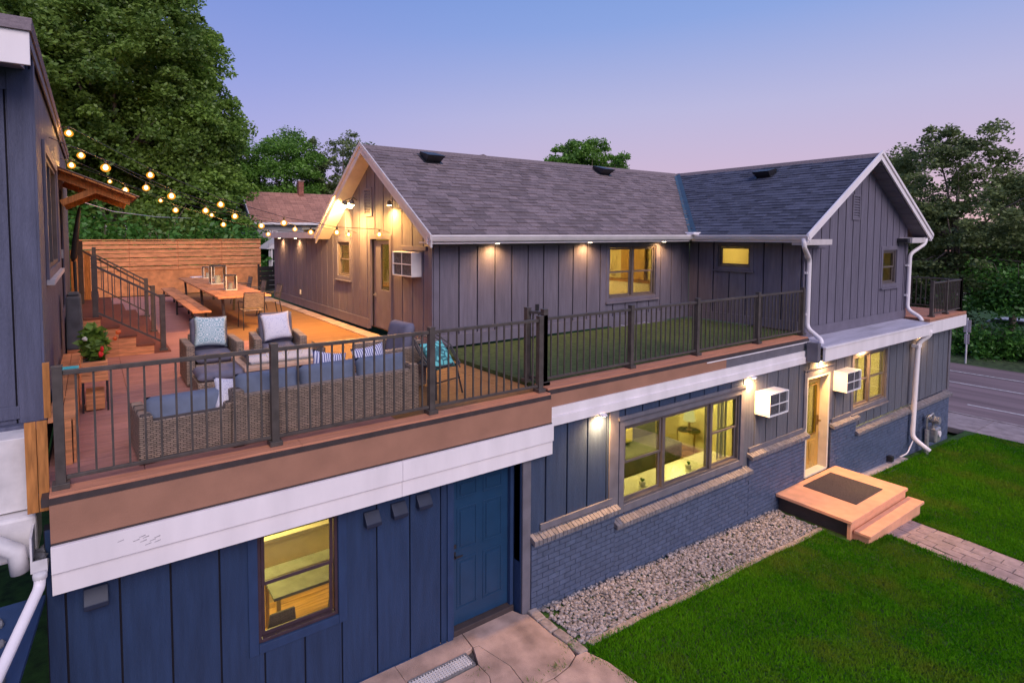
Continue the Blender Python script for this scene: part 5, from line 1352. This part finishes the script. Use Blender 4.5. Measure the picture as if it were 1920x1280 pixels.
sofa('small wicker loveseat at the left end, back to the railing', (.78, 6.02, 0), .78, 1, .05, True, True, .42)
sofa('long wicker sofa with four blue cushions, back to the railing', (2.28, 6.02, 0), 2.10, 3, .03, True, True)
def pil(label, loc, rot, m_, s_=.44):
    o = puffy(s_, s_, .14, 12, 12, 2.2, .10).build('throw_pillow', m_, smooth=True); o.location = loc; o.rotation_euler = rot; tag(o, label, 'pillow', 'throw pillows')
pil('pale pillow squeezed between loveseat and long sofa', (1.20, 6.25, .52), (R(60), R(10), .2), M_pspeck, .34)
pil('striped pillow in the middle of the long sofa', (2.33, 6.34, .60), (R(72), R(12), .05), M_pstripe)
pil('striped pillow at the right end of the long sofa', (2.88, 6.36, .60), (R(72), R(-4), .1), M_pstripe, .46)
a3 = armchair('wicker armchair at the right end of the long sofa, turned to the left', (3.62, 7.35, 0), -math.pi/2+.1, w=.82)
# round-backed metal chair with teal pillow
mc = thing('metal_armchair', 'black metal patio chair with curved arms beside the middle railing post', 'chair', (3.98, 6.62, 0), .25)
b = MB(); b.ring((0, 0, .42), .24, .012, 'z', 20, 5); b.build('seat_ring', M_black, mc, local=True)
MB().cyl((0, 0), .23, .40, .42, 18).build('seat', M_cover, mc, local=True)
for k in range(2):
    h_ = .66+k*.06
    b = MB(); b.tube([(-.27, -.22, .35+k*.05), (-.30, .0, h_-.08), (-.22, .22, h_+.06), (0, .30, h_+.10), (.22, .22, h_+.06), (.30, 0, h_-.08), (.27, -.22, .35+k*.05)], .011, 6); b.build('arm_hoop', M_bronze, mc, local=True)
for x, y in ((-.2, -.2), (.2, -.2), (-.2, .2), (.2, .2)): MB().tube([(x*1.3, y*1.35, 0), (x, y, .41)], .012, 6).build('leg', M_black, mc, local=True)
MB().beam((-.24, -.24, .22), (.24, -.24, .22), .015, .015).build('crossbar', M_black, mc, local=True)
o = puffy(.46, .46, .14, 12, 12, 2.2, .08).build('throw_pillow', M_pteal, smooth=True); o.location = (4.0, 6.60, .53); o.rotation_euler = (R(48), R(0), .25); tag(o, 'bright teal patterned pillow on the black metal chair', 'pillow', 'throw pillows')

# ================================================================== string lights
strs = {
 'A': [[-.25, 10.98, 3.82], [.88, 10.88, 3.21], [1.98, 10.79, 2.74], [3.08, 10.69, 2.42], [4.1, 10.61, 2.24], [4.98, 10.52, 2.2]],
 'B': [[-.1, 11.41, 3.53], [.86, 11.54, 3.04], [1.87, 11.69, 2.66], [2.95, 11.84, 2.38], [4.04, 12.0, 2.25], [4.98, 12.15, 2.2]],
 'C': [[.2, 9.26, 3.13], [1.13, 10.28, 2.83], [2.4, 11.67, 2.56], [4.2, 13.65, 2.33]],
 'D': [[-.25, 11.94, 3.41], [.58, 12.48, 3.05], [1.51, 13.09, 2.71], [2.58, 13.79, 2.43], [3.8, 14.58, 2.21]],
 'E': [[.5, 18.87, 3.71], [1.67, 17.69, 3.15], [2.8, 16.55, 2.73]]}
ends = {'A': ([-.40, 11.0, 3.9], [5.2, 10.5, 2.24]), 'B': ([-.40, 11.37, 3.72], [5.2, 12.2, 2.24]), 'C': ([-.40, 8.6, 3.4], [4.9, 14.3, 2.35]), 'D': ([-.40, 11.8, 3.5], [4.9, 15.3, 2.26]), 'E': ([-.40, 15.3, 3.8], [4.9, 15.0, 2.3])}
labs = {'A': 'nearest bulb string, from the left house to beside the gable air conditioner', 'B': 'bulb string ending left of the deck door', 'C': 'bulb string ending at the left eave of the gable', 'D': 'bulb string reaching the annex eave', 'E': 'farthest bulb string, three bulbs against the trees'}
bmesh_b = MB().blob((0, 0, 0), .045, 3).mesh('bulb')
sb_ = MB(); sb_.lathe((0, 0, -.028), [(.004, -.004), (.022, .004), (.032, .022), (.032, .040), (.022, .060), (.012, .072)], 12)
bmesh_b = sb_.mesh('bulb'); bmesh_b.materials.append(M_bulb)
bmesh_b.polygons.foreach_set('use_smooth', [True]*len(bmesh_b.polygons))
env = MB(); env.lathe((0, 0, -.045), [(.004, -.012), (.040, .0), (.062, .026), (.064, .054), (.048, .080), (.020, .098)], 14)
env_m = env.mesh('halo_globe'); env_m.materials.append(M_amber); env_m.polygons.foreach_set('use_smooth', [True]*len(env_m.polygons))
sk = MB().cyl((0, 0), .018, .05, .10, 8).mesh('socket'); sk.materials.append(M_black)
for k, pts in strs.items():
    t = thing('string_light', labs[k], 'string lights', ends[k][0], 0, 'bulb strings over the deck')
    nodes = [ends[k][0]]+([[ (ends[k][0][0]*.5+pts[0][0]*.5), ends[k][0][1]*.5+pts[0][1]*.5, ends[k][0][2]*.5+pts[0][2]*.5+.05]])+[[p[0], p[1], p[2]+.11] for p in pts]+[ends[k][1]]
    MB().tube(nodes, .006, 5).build('wire', M_black, t)
    for p in pts:
        gb_ = inst(env_m, 'bulb', t, p); fl_ = bpy.data.objects.new('filament', bmesh_b); COL.objects.link(fl_); fl_.parent = gb_; inst(sk, 'socket', t, p)
        point('bulb_lamp', (p[0], p[1], p[2]+.01), 25, (1, .48, .11), .05)
# utility cables
cb = thing('overhead_cable', 'thin pale cable sagging across the trees above the fence', 'cable', (-.4, 18, 3))
MB().tube([(-.45, 15.4, 3.05), (.6, 20, 2.9), (2.4, 27, 2.95), (5, 34, 3.1), (8.5, 40, 3.4)], .012, 5).build('wire', M_white, cb)

# ================================================================== fixed lamps
def puck(label, loc, power=14, aim=(0, 0, -1), size=150):
    power *= 2.7
    t = thing('downlight', label, 'downlight', loc, 0, 'warm downlights under the eaves')
    MB().cyl((0, 0), .055, 0, .02, 16).build('rim', M_white, t, local=True)
    MB().cyl((0, 0), .042, -.006, -.001, 16).build('lens', M_puck, t, local=True)
    spot('downlight_lamp', (loc[0], loc[1], loc[2]-.02), (loc[0]+aim[0], loc[1]+aim[1], loc[2]-1), power, size)
puck('downlight over the slate wall nearest the gable corner', (6.58, 8.62, 2.03), 26, (0, .28, -1))
puck('downlight over the slate wall left of the upper window', (9.10, 8.62, 2.03), 26, (0, .28, -1))
puck('downlight above the right side of the upper window', (11.62, 8.62, 2.03), 22, (0, .28, -1))
puck('downlight under the annex eave, farther of two', (5.12, 18.3, 2.09), 20, (.1, 0, -1))
puck('downlight under the annex eave, nearer of two', (5.12, 16.6, 2.09), 20, (.1, 0, -1))
for lb_, x, pw_ in (('downlight left of the large lower window', 6.30, 26), ('downlight between large window and air conditioner', 10.35, 34), ('downlight above the golden door', 13.15, 30), ('downlight above the right lower window', 15.15, 34), ('downlight beside the tall downspout', 18.75, 14)):
    puck(lb_, (x, 5.655 if x < 12.6 else 5.61, -.475 if x < 12.6 else -.425), pw_*3.2, (0, .16, -1), 168)
fl = thing('floodlight', 'bright double floodlight on the left part of the gable wall', 'floodlight', (5.2, 13.1, 3.07))
for i, yy in enumerate((12.42, 12.02)):
    b = MB(); b.lathe((5.00, yy, 2.88), [(.01, .12), (.05, .10), (.07, .03), (.075, 0)], 14); b.build('head', M_bronze, fl)
    b = MB(); b.lathe((5.00, yy, 2.865), [(.068, .0), (.068, .012), (.03, .014)], 14); b.build('lens', M_flood, fl)
    b = MB(); b.tube([(5.01, yy, 3.0), (5.15, 12.25, 3.06), (5.23, 12.25, 3.0)], .012, 6); b.build('arm', M_bronze, fl)
    b = MB(); b.tube([(4.93, yy, 2.86), (5.01, yy, 2.86)], .06, 12); b.build('bulb', M_flood, fl, smooth=True)
spot('floodlight_lamp', (4.86, 12.4, 2.80), (2.9, 17.5, 0), 680, 150, .6, (1, .55, .16), .08)
spot('floodlight_lamp', (4.84, 12.0, 2.84), (5.1, 12.1, 0), 420, 168, .9, (1, .48, .11), .08)
spot('floodlight_lamp', (4.86, 12.2, 2.80), (4.0, 9.6, 0), 300, 130, .7, (1, .54, .15), .08)
fl2 = thing('floodlight', 'small floodlight under the right rake of the gable wall', 'floodlight', (5.2, 10.35, 2.85))
b = MB(); b.lathe((5.13, 10.35, 2.80), [(.01, .10), (.04, .08), (.05, 0)], 12); b.build('head', M_bronze, fl2)
b = MB(); b.lathe((5.13, 10.35, 2.79), [(.045, .0), (.045, .008), (.02, .010)], 12); b.build('lens', M_flood, fl2)
spot('floodlight_lamp', (5.10, 10.35, 2.77), (5.10, 10.4, 0), 330, 160, .8, (1, .46, .10), .06)

# ================================================================== interiors seen through glass
rl = thing('window_blind', 'half lowered olive roller blind inside the lower left window', 'blind', (1.8, 5.98, -.9))
MB().box(1.30, 2.30, 5.98, 5.99, -1.02, -.62).build('fabric', mat('olive_blind', (.30, .27, .05), .8, .1, 6), rl)
kt = thing('kitchen_counter', 'counter with appliances seen through the lower left window', 'counter', (1.8, 7.4, -3))
MB().box(.2, 3.4, 7.85, 8.5, -3, -2.10).build('cabinet', M_cream, kt); MB().box(.15, 3.45, 7.80, 8.53, -2.10, -2.06).build('worktop', M_conc2, kt)
MB().box(2.0, 2.8, 8.15, 8.45, -2.058, -1.86).build('rack', M_grille, kt, bevel=.02)
for i, x in enumerate((.9, 1.2, 1.5)): MB().lathe((x, 8.15, -2.058), [(.10, 0), (.12, .1), (.10, .22), (.04, .28)], 12).build('canister', M_pot if i != 1 else M_wick, kt, smooth=True)
it = thing('kitchen_table', 'wooden table inside the lower left window', 'table', (2.0, 7.0, -3))
MB().box(1.75, 3.3, 6.75, 7.45, -2.28, -2.24).build('tabletop', M_cover, it, bevel=.005)
for x in (1.82, 3.2):
    for y in (6.82, 7.38): MB().box(x-.025, x+.025, y-.025, y+.025, -3, -2.285).build('leg', M_wooddoor, it)
for i, (x, y) in enumerate(((1.7, 6.45), (2.4, 6.45))):
    t = thing('kitchen_chair', ['dark-backed chair at the kitchen table, left one', 'dark-backed chair at the kitchen table, right one'][i], 'chair', (x, y, -3), 0, 'chairs inside the lower left window')
    MB().box(-.2, .2, -.2, .2, .43, .47).build('seat', M_mat, t, local=True)
    MB().hexa([(-.19, -.2, .5), (.19, -.2, .5), (.19, -.17, .5), (-.19, -.17, .5), (-.14, -.26, .95), (.14, -.26, .95), (.14, -.23, .95), (-.14, -.23, .95)]).build('backrest', M_mat, t, bevel=.01, local=True)
    for sx in (-.18, .18):
        for sy in (-.18, .18): MB().box(sx-.015, sx+.015, sy-.015, sy+.015, 0, .43).build('leg', M_black, t, local=True)
sf = thing('grey_sofa', 'dark sofa inside behind the large lower window', 'sofa', (8.3, 7.9, -3))
MB().box(9.0, 11.2, 7.7, 8.6, -2.9, -2.5).build('seat', M_cover, sf, bevel=.05); MB().box(9.0, 11.2, 8.4, 8.85, -2.9, -1.9).build('backrest', M_cover, sf, bevel=.08); MB().box(8.8, 9.0, 7.7, 8.85, -2.9, -2.25).build('armrest', M_cover, sf, bevel=.05)
cs_ = thing('cushion', 'mustard cushion on the dark sofa inside', 'cushion', (9.9, 8.25, -2.45)); puffy_ = MB().box(-.2, .2, -.06, .06, 0, .36).build('cover', M_goldw, cs_, bevel=.05, local=True)
cu2 = thing('curtain', 'pale curtain at the right edge inside the large lower window', 'curtain', (10.0, 6.0, -2))
b = MB()
for i in range(12):
    x0 = 9.80+i*.028; b.box(x0, x0+.028, 6.02+.018*math.sin(i*1.3), 6.03+.018*math.sin(i*1.3), -2.04, -.6)
b.build('fabric', M_cream, cu2)
sd = thing('side_table', 'round glass-topped wire side table inside the large lower window', 'side table', (11.72, 7.9, -3))
b = MB(); b.ring((11.72, 7.9, -2.40), .26, .012, 'z', 22, 5); b.ring((11.72, 7.9, -2.95), .22, .012, 'z', 22, 5); b.build('frame', M_brass, sd)
MB().cyl((11.72, 7.9), .25, -2.405, -2.395, 22).build('glass_top', M_clear, sd)
for k in range(3):
    a = k*2.1; b = MB(); b.tube([(11.72+.22*math.cos(a), 7.9+.22*math.sin(a), -2.95), (11.72+.26*math.cos(a), 7.9+.26*math.sin(a), -2.40)], .010, 6); b.build('leg', M_brass, sd)
lp = thing('table_lamp', 'lit table lamp with pale shade on the glass side table', 'lamp', (11.72, 7.9, -2.39))
b = MB(); b.lathe((11.72, 7.9, -2.394), [(.07, 0), (.07, .015), (.012, .03), (.03, .12), (.012, .22)], 12); b.build('base', M_brass, lp)
b = MB(); b.lathe((11.72, 7.9, -2.16), [(.14, 0), (.10, .22)], 18); b.build('lamp_shade', M_shade, lp)
struct(MB().box(6.86, 10.2, 5.905, 6.42, -2.10, -2.05).build('window_ledge', M_pot))
for i, (x, m_) in enumerate(((7.75, M_pot), (9.02, M_pot))):
    t = thing('plant_pot', ['tiny potted plant on the inner ledge, left pane', 'tiny potted plant on the inner ledge, middle pane'][i], 'plant pot', (x, 6.08, -2.05), 0, 'little pots on the inner ledge')
    b = MB(); b.lathe((0, 0, 0), [(.04, 0), (.055, .04), (.055, .07), (.045, .075)], 12); b.build('pot', m_, t, local=True)
    b = MB()
    for k in range(9): b.blob((rg.uniform(-.02, .02), rg.uniform(-.02, .02), .08+rg.uniform(0, .04)), .018, k)
    b.build('succulent', M_leafD, t, local=True)
struct(MB().box(10.2, 10.9, 9.45, 9.55, -3, -.8).build('interior_door', M_wooddoor))
struct(MB().box(11.6, 12.15, 9.40, 9.5, -3, -.8).build('interior_door', M_black))
cu = thing('curtain', 'pale curtain hanging inside the right lower window', 'curtain', (15.3, 6.05, -2))
b = MB(); n = 26
for i in range(n):
    x0 = 14.95+i*.03; b.box(x0, x0+.03, 6.06+.02*math.sin(i*1.2), 6.07+.02*math.sin(i*1.2), -2.0, -.6)
b.build('fabric', M_cream, cu)

# ================================================================== trees
def tree(name, label, base, height, crowns, nclump, nleaf, leafsize, lm, seed, trunk_r=.3, group=None, limbs=True, cl=(.7, 1.3)):
    t = thing(name, label, 'tree', base, 0, group)
    r_ = np.random.default_rng(seed); rr = random.Random(seed)
    b = MB(); bx_, by_, bz_ = 0, 0, 0
    tops = []
    h0 = height*.30
    b.tube([(0, 0, 0), (.1, .05, h0*.5), (0, .1, h0), (.1, 0, h0*1.6), (0, 0, height*.8)], [trunk_r*1.25, trunk_r, trunk_r*.85, trunk_r*.6, trunk_r*.15], 8)
    cl_c = []
    wts = np.array([c[3]*c[4]*c[5] for c in crowns]); wts = wts/wts.sum()
    for i in range(nclump):
        c = crowns[r_.choice(len(crowns), p=wts)]
        d = r_.normal(0, 1, 3); d /= np.linalg.norm(d); q = (.35+.65*r_.random()**.45)
        cl_c.append((np.array(c[:3])+d*np.array(c[3:6])*q, q, d))
    for i in range(min(nclump, 26)):
        p = cl_c[i][0]; s_ = rr.uniform(.25, .75)*height*.8
        mid = Vector((p[0]*.45, p[1]*.45, (s_+p[2])*.5+.3))
        b.tube([(0, 0, s_), mid, p], [trunk_r*.38, trunk_r*.22, trunk_r*.05], 5)
    tk = b.build('trunk', M_bark, t, local=True, smooth=True)
    P_ = []; C_ = []
    for (c, q, d) in cl_c:
        rad = rr.uniform(*cl); k = nleaf
        p = r_.normal(0, 1, (k, 3)); p /= np.linalg.norm(p, axis=1)[:, None]; p *= (r_.random((k, 1))**.5)*rad*np.array([1.15, 1.15, .62])
        p[:, 2] -= .25*(p[:, 0]**2+p[:, 1]**2)/rad
        P_.append(p+c); C_.append(np.full(k, .5+rr.uniform(-.28, .28)+.0*q))
    P_ = np.concatenate(P_); C_ = np.concatenate(C_)
    V, n, r2 = quads(P_, r_, leafsize, .5, C_)
    o = leaf_obj('crown', V, n, r2, lm, t)
    return t
def at_scale(t, s_): t.scale = (s_, s_, s_); return t
big = [(0, 0, 11, 5.5, 5.5, 6.5), (3.2, 0, 7.5, 3.6, 4, 4.2), (-3.0, 0, 8, 4, 4, 5)]
TA = tree('broadleaf_tree', 'tall dark maple tree filling the top left behind the dark house', (1.2, 36, -1), 17, big, 560, 270, .205, M_leafA, 1, .42, 'tall trees behind the deck', cl=(.45, 1.1))
TB = tree('broadleaf_tree', 'tall maple with bare limbs showing, left of the neighbour roof', (5.0, 37, -1), 15, [(-.3, 0, 9.0, 3.4, 4.2, 4.6), (.0, -1, 4.8, 3.2, 4, 3.0), (-1.4, 0, 14.2, 3.4, 3.2, 4.6), (1.6, 0, 10.8, 1.7, 2, 1.8)], 500, 270, .20, M_leafB2, 2, .36, 'tall trees behind the deck', cl=(.4, 1.0))
c = dup(TA, (-6.0, 34, -1), 2.1, 'tall dark tree at the extreme left edge behind the dark house roof')
c = dup(TB, (-2.5, 46, 0), 1.0, 'tall tree standing farther back between the two nearest maples'); at_scale(c, 1.25)
TC = tree('broadleaf_tree', 'rounded bright green tree just left of the chimney', (17.6, 60, -1), 15, [(0, 0, 9, 4.0, 4.5, 5.4), (-1.5, 0, 5, 4.4, 4, 3.6)], 260, 210, .24, M_leafB, 3, .3, 'trees beyond the neighbour house')
TD = tree('broadleaf_tree', 'airy green tree right of the chimney behind the gable', (24.0, 60, -1), 16, [(0, 0, 9.5, 5.0, 4.5, 5.5), (3.5, 0, 8.8, 4.5, 4, 4.0), (-2, 0, 5.5, 4.5, 4, 4)], 300, 110, .24, M_leafC, 4, .3, 'trees beyond the neighbour house', cl=(.4, 1.0))
c = dup(TD, (31.0, 62, -1), 1.6, 'feathery treetop peeking over the gable peak'); at_scale(c, .90)
c = dup(TC, (11.5, 63, -1), .9, 'green tree half hidden behind the tall maple')
TE = tree('broadleaf_tree', 'round treetop rising above the middle of the shingle roof', (47.0, 45, -3), 16, [(0, 0, 13.2, 4.4, 4.4, 2.7), (-3, 0, 11.6, 3.4, 3, 2.2), (3, 1, 12, 3.4, 3, 2.0)], 240, 150, .24, M_leafB, 5, .3, None, cl=(.4, .95))
# right side
TF = tree('broadleaf_tree', 'tall airy tree with dark leaves right of the white-trimmed gable', (41.0, 11.2, -4.3), 11.5, [(0, .8, 9.6, 2.6, 3.4, 2.5), (0, -1.0, 7.4, 3.0, 4.2, 2.8), (0, 2.4, 5.5, 3, 3.4, 3.0), (0, -2, 4.6, 3, 3.8, 2.2), (0, .4, 11.4, 1.6, 2.8, 1.5)], 460, 120, .17, M_leafC, 6, .22, 'trees across the road', cl=(.3, .8))
c = dup(TF, (47.0, 16.5, -5.0), 2.0, 'dark leafy tree across the road, behind the right gable edge'); at_scale(c, 1.0)
c = dup(TF, (46.0, 7.0, -5.0), 4.0, 'lower dark tree at the right edge of the photo across the road'); at_scale(c, .86)
c = dup(TF, (56.0, 12.0, -5.5), 5.2, 'far dusky tree glimpsed through the branches on the right'); at_scale(c, .95)
def bush(label, base, rad, n, size, lm, seed, group):
    t = thing('shrub', label, 'shrub', base, 0, group)
    r_ = np.random.default_rng(seed); P_ = []; C_ = []
    k = max(12, n//120)
    for i in range(k):
        d = r_.normal(0, 1, 3); d[2] = abs(d[2]); d /= np.linalg.norm(d); c = d*np.array(rad)*r_.uniform(.3, .9)
        p = r_.normal(0, 1, (120, 3))*np.array(rad)*.16+c; p[:, 2] = np.abs(p[:, 2]); P_.append(p); C_.append(np.full(120, r_.uniform(.25, .8)))
    V, m_, rr = quads(np.concatenate(P_), r_, size, .6, np.concatenate(C_)); leaf_obj('foliage', V, m_, rr, lm, t)
    b = MB()
    for i in range(5): b.tube([(0, 0, 0), (r_.uniform(-.5, .5)*rad[0], r_.uniform(-.5, .5)*rad[1], rad[2]*.8)], [.05, .01], 5)
    b.build('stem', M_bark, t, local=True); return t
for i, (x, y, z, rx, ry, rz, lab) in enumerate([
    (.6, 27, .0, 2.4, 1.5, 3.3, 'large green shrub over the left end of the cedar fence'), (3.0, 27.5, .0, 2.2, 1.5, 2.9, 'green shrub over the middle of the cedar fence'),
    (5.2, 27.5, 0, 1.9, 1.5, 2.7, 'green shrub over the right part of the cedar fence'), (7.2, 31, 0, 1.4, 1.4, 2.6, 'shrub between the fence end and neighbour house'),
    (-1.6, 25, .0, 1.8, 1.5, 3.4, 'shrub beside the dark house behind the awning'), (2.0, 31, 0, 4.2, 1.6, 4.6, 'tall shrub mass below the maple trunks')]):
    bush(lab, (x, y, z), (rx, ry, rz), 5200, .22, M_leafD if i != 5 else M_leafA, 30+i, 'shrubs behind the fence')
for i, (x, y, z, rx, ry, rz, lab) in enumerate([
    (38.0, 8.9, -4.1, 1.6, 1.9, 2.0, 'dense shrub beyond the road behind the street sign'), (38.0, 12.0, -4.1, 1.5, 1.7, 1.9, 'shrub beyond the road right beside the house corner'),
    (38.5, 6.3, -4.1, 1.6, 1.7, 1.8, 'shrub beyond the road at the right edge of the photo'), (38.5, 15.0, -4.1, 1.6, 1.8, 2.2, 'shrub beyond the road hidden mostly by the balcony'),
    (39.5, 8.2, -1.8, 2.4, 2.8, 3.2, 'bright green young tree crown beyond the road'), (42.5, 12.6, -4.3, 2.4, 2.4, 4.0, 'tall dusky shrub behind the balcony railing')]):
    bush(lab, (x, y, z), (rx, ry, rz), 5000 if i != 4 else 7800, .17, M_leafD if i in (0, 2, 4) else M_leafC, 50+i, 'shrubs across the road')
# far wood closing the horizon
r_ = np.random.default_rng(9); n = 26000
ang = r_.uniform(-1.2, 2.6, n); rad = r_.uniform(150, 190, n)
P_ = np.stack([rad*np.cos(ang), rad*np.sin(ang), -6+r_.random(n)**.7*(11.0+2.2*np.sin(ang*23)+1.5*np.sin(ang*57))], 1)
V, m_, rr = quads(P_, r_, 2.3, .7); fw = leaf_obj('far_wood', V, m_, rr, M_leafC); fw['kind'] = 'stuff'; fw['label'] = 'far line of trees at the horizon'; fw['category'] = 'woodland'

# ================================================================== neighbour houses, street things
nh = thing('house', 'pale grey neighbour house with brown shingle roof and brick chimney', 'house', (12, 40, 0))
X0, X1, Y0, Y1, EZ, RZ2 = 9.1, 18.0, 38.5, 44.5, 3.0, 5.25
MB().box(X0+.3, X1, Y0+.3, Y1-.3, -1, EZ).build('wall', M_nwall, nh)
MB().prism([(X0+.3, Y0+.3, EZ), (X0+.3, Y1-.3, EZ), (X0+.3, (Y0+Y1)/2, RZ2-.15)], (.15, 0, 0)).build('gable_wall', M_nwall, nh)
b = MB(); ym = (Y0+Y1)/2
for (ya, yb) in ((Y0, ym), (Y1, ym)):
    for i in range(15):
        t0, t1 = i/15, (i+1)/15
        x = X0-.1
        while x < X1:
            w = .45
            b.hexa([(x, ya+(yb-ya)*t0, EZ+(RZ2-EZ)*t0), (x+w-.01, ya+(yb-ya)*t0, EZ+(RZ2-EZ)*t0), (x+w-.01, ya+(yb-ya)*t1, EZ+(RZ2-EZ)*t1-.01), (x, ya+(yb-ya)*t1, EZ+(RZ2-EZ)*t1-.01),
                    (x, ya+(yb-ya)*t0, EZ+(RZ2-EZ)*t0+.04), (x+w-.01, ya+(yb-ya)*t0, EZ+(RZ2-EZ)*t0+.04), (x+w-.01, ya+(yb-ya)*t1, EZ+(RZ2-EZ)*t1+.01), (x, ya+(yb-ya)*t1, EZ+(RZ2-EZ)*t1+.01)], rg.random())
            x += w
rf = b.build('roof', M_nroof, nh)
for i in range(11):
    MB().box(13.0, 13.38, 41.2, 41.6, 4.9+i*.11, 4.9+i*.11+.10).build('chimney_course', M_redbrick, rf)
MB().box(12.96, 13.42, 41.16, 41.64, 6.11, 6.19).build('chimney_cap', M_conc, rf)
MB().box(X0-.1, X1, Y0-.10, Y0-.01, EZ-.12, EZ+.03).build('gutter', M_white, nh); 
for s_ in ((Y0, ym), (Y1, ym)):
    MB().hexa([(X0-.14, s_[0], EZ-.14), (X0-.10, s_[0], EZ-.14), (X0-.10, s_[1], RZ2-.12), (X0-.14, s_[1], RZ2-.12), (X0-.14, s_[0], EZ+.04), (X0-.10, s_[0], EZ+.04), (X0-.10, s_[1], RZ2+.05), (X0-.14, s_[1], RZ2+.05)]).build('rake_board', M_white, nh)
for x in (9.9, 10.35):
    b = MB(); b.box(x, x+.36, 38.74, 38.79, 1.0, 2.5); w = b.build('window', M_white, nh); MB().box(x+.04, x+.32, 38.73, 38.739, 1.05, 2.45).build('pane', M_conc2, w)
b = MB()
for yy in (40.2, 40.9, 41.6): b.box(9.35, 9.39, yy, yy+.55, 1.4, 2.6)
b.build('window', M_white, nh)
# garage/shed behind the fence end
sh = thing('shed', 'grey clapboard shed with white window seen beside the annex wall', 'shed', (9, 30, 0))
for i in range(14): MB().box(7.30, 10, 28.0, 28.03, -.6+i*.17, -.6+i*.17+.165).build('clapboard', M_nwall, sh)
b = MB(); b.box(7.42, 7.78, 27.95, 27.99, .25, 1.55); w = b.build('window', M_white, sh); MB().box(7.47, 7.73, 27.94, 27.949, .3, .88).build('pane', M_black, w); MB().box(7.47, 7.73, 27.94, 27.949, .92, 1.5).build('pane', M_black, w)
MB().prism([(7.2, 27.9, 1.50), (10, 27.9, 1.50), (10, 27.9, 2.18), (8.2, 27.9, 2.18)], (0, 2, 0)).build('roof', M_rake, sh)
# street sign
ss = thing('street_sign', 'small pale sign on a thin post on the verge across the road', 'sign', (35, 9.0, -3.95))
MB().tube([(35, 9, -3.95), (35, 9, -1.75)], .035, 8).build('post', M_whiteold, ss); MB().box(34.97, 35.0, 8.86, 9.12, -2.45, -1.85).build('panel', M_conc2, ss); MB().box(34.97, 35.0, 8.90, 9.08, -3.0, -2.52).build('panel', M_conc2, ss)
# parked cars beyond the shrubs
def car(label, loc, rz, m_):
    t = thing('parked_car', label, 'car', loc, rz, 'cars parked beyond the shrubs')
    b = MB(); b.prism([(-2.1, -.85, .35), (2.1, -.85, .35), (2.15, -.85, .70), (1.5, -.85, .85), (.8, -.85, 1.25), (-1.0, -.85, 1.28), (-1.7, -.85, .9), (-2.15, -.85, .8)], (0, 1.7, 0)); b.build('body', m_, t, bevel=.05, local=True)
    b = MB(); b.prism([(-1.35, -.86, .92), (1.1, -.86, .92), (.72, -.86, 1.18), (-.95, -.86, 1.2)], (0, 1.72, 0)); b.build('window', M_black, t, local=True)
    for x in (-1.3, 1.3):
        for y in (-.8, .8):
            w = MB().tube([(x, y-.1, .33), (x, y+.1, .33)], .33, 16).build('wheel', M_black, t, local=True); MB().tube([(x, y-.11, .33), (x, y+.11, .33)], .18, 12).build('rim', M_steel, w, local=True)
    for y in (-.6, .6): MB().box(2.12, 2.17, y-.15, y+.15, .55, .68).build('headlight', M_white, t, local=True)
    return t
car('white parked car glimpsed between shrubs below the tree', (60, 17.5, -5.8), 1.4, M_white)
car('pale grey parked car glimpsed right of the sign', (62, 13.2, -5.8), 1.4, M_steel)
for i, (x, y, w) in enumerate(((84, 28, 9), (88, 12, 11))):
    t = thing('house', ['pale far house glimpsed through the right-hand tree', 'white far house at the right edge behind the branches'][i], 'house', (x, y, -6), 0, 'far houses across the road')
    MB().box(0, 8, -w/2, w/2, 0, 5).build('wall', M_conc2, t, local=True)
    MB().prism([(-.4, -w/2-.4, 4.9), (-.4, w/2+.4, 4.9), (-.4, 0, 7.4)], (9, 0, 0)).build('roof', M_nroof, t, local=True)
    for yy in (-w/4, 0, w/4): 
        for zz in (1, 3.2): w2 = MB().box(-.03, 0, yy-.45, yy+.45, zz, zz+1.2).build('window', M_white, t, local=True); MB().box(-.04, -.031, yy-.38, yy+.38, zz+.07, zz+1.13).build('pane', M_black, w2, local=True)
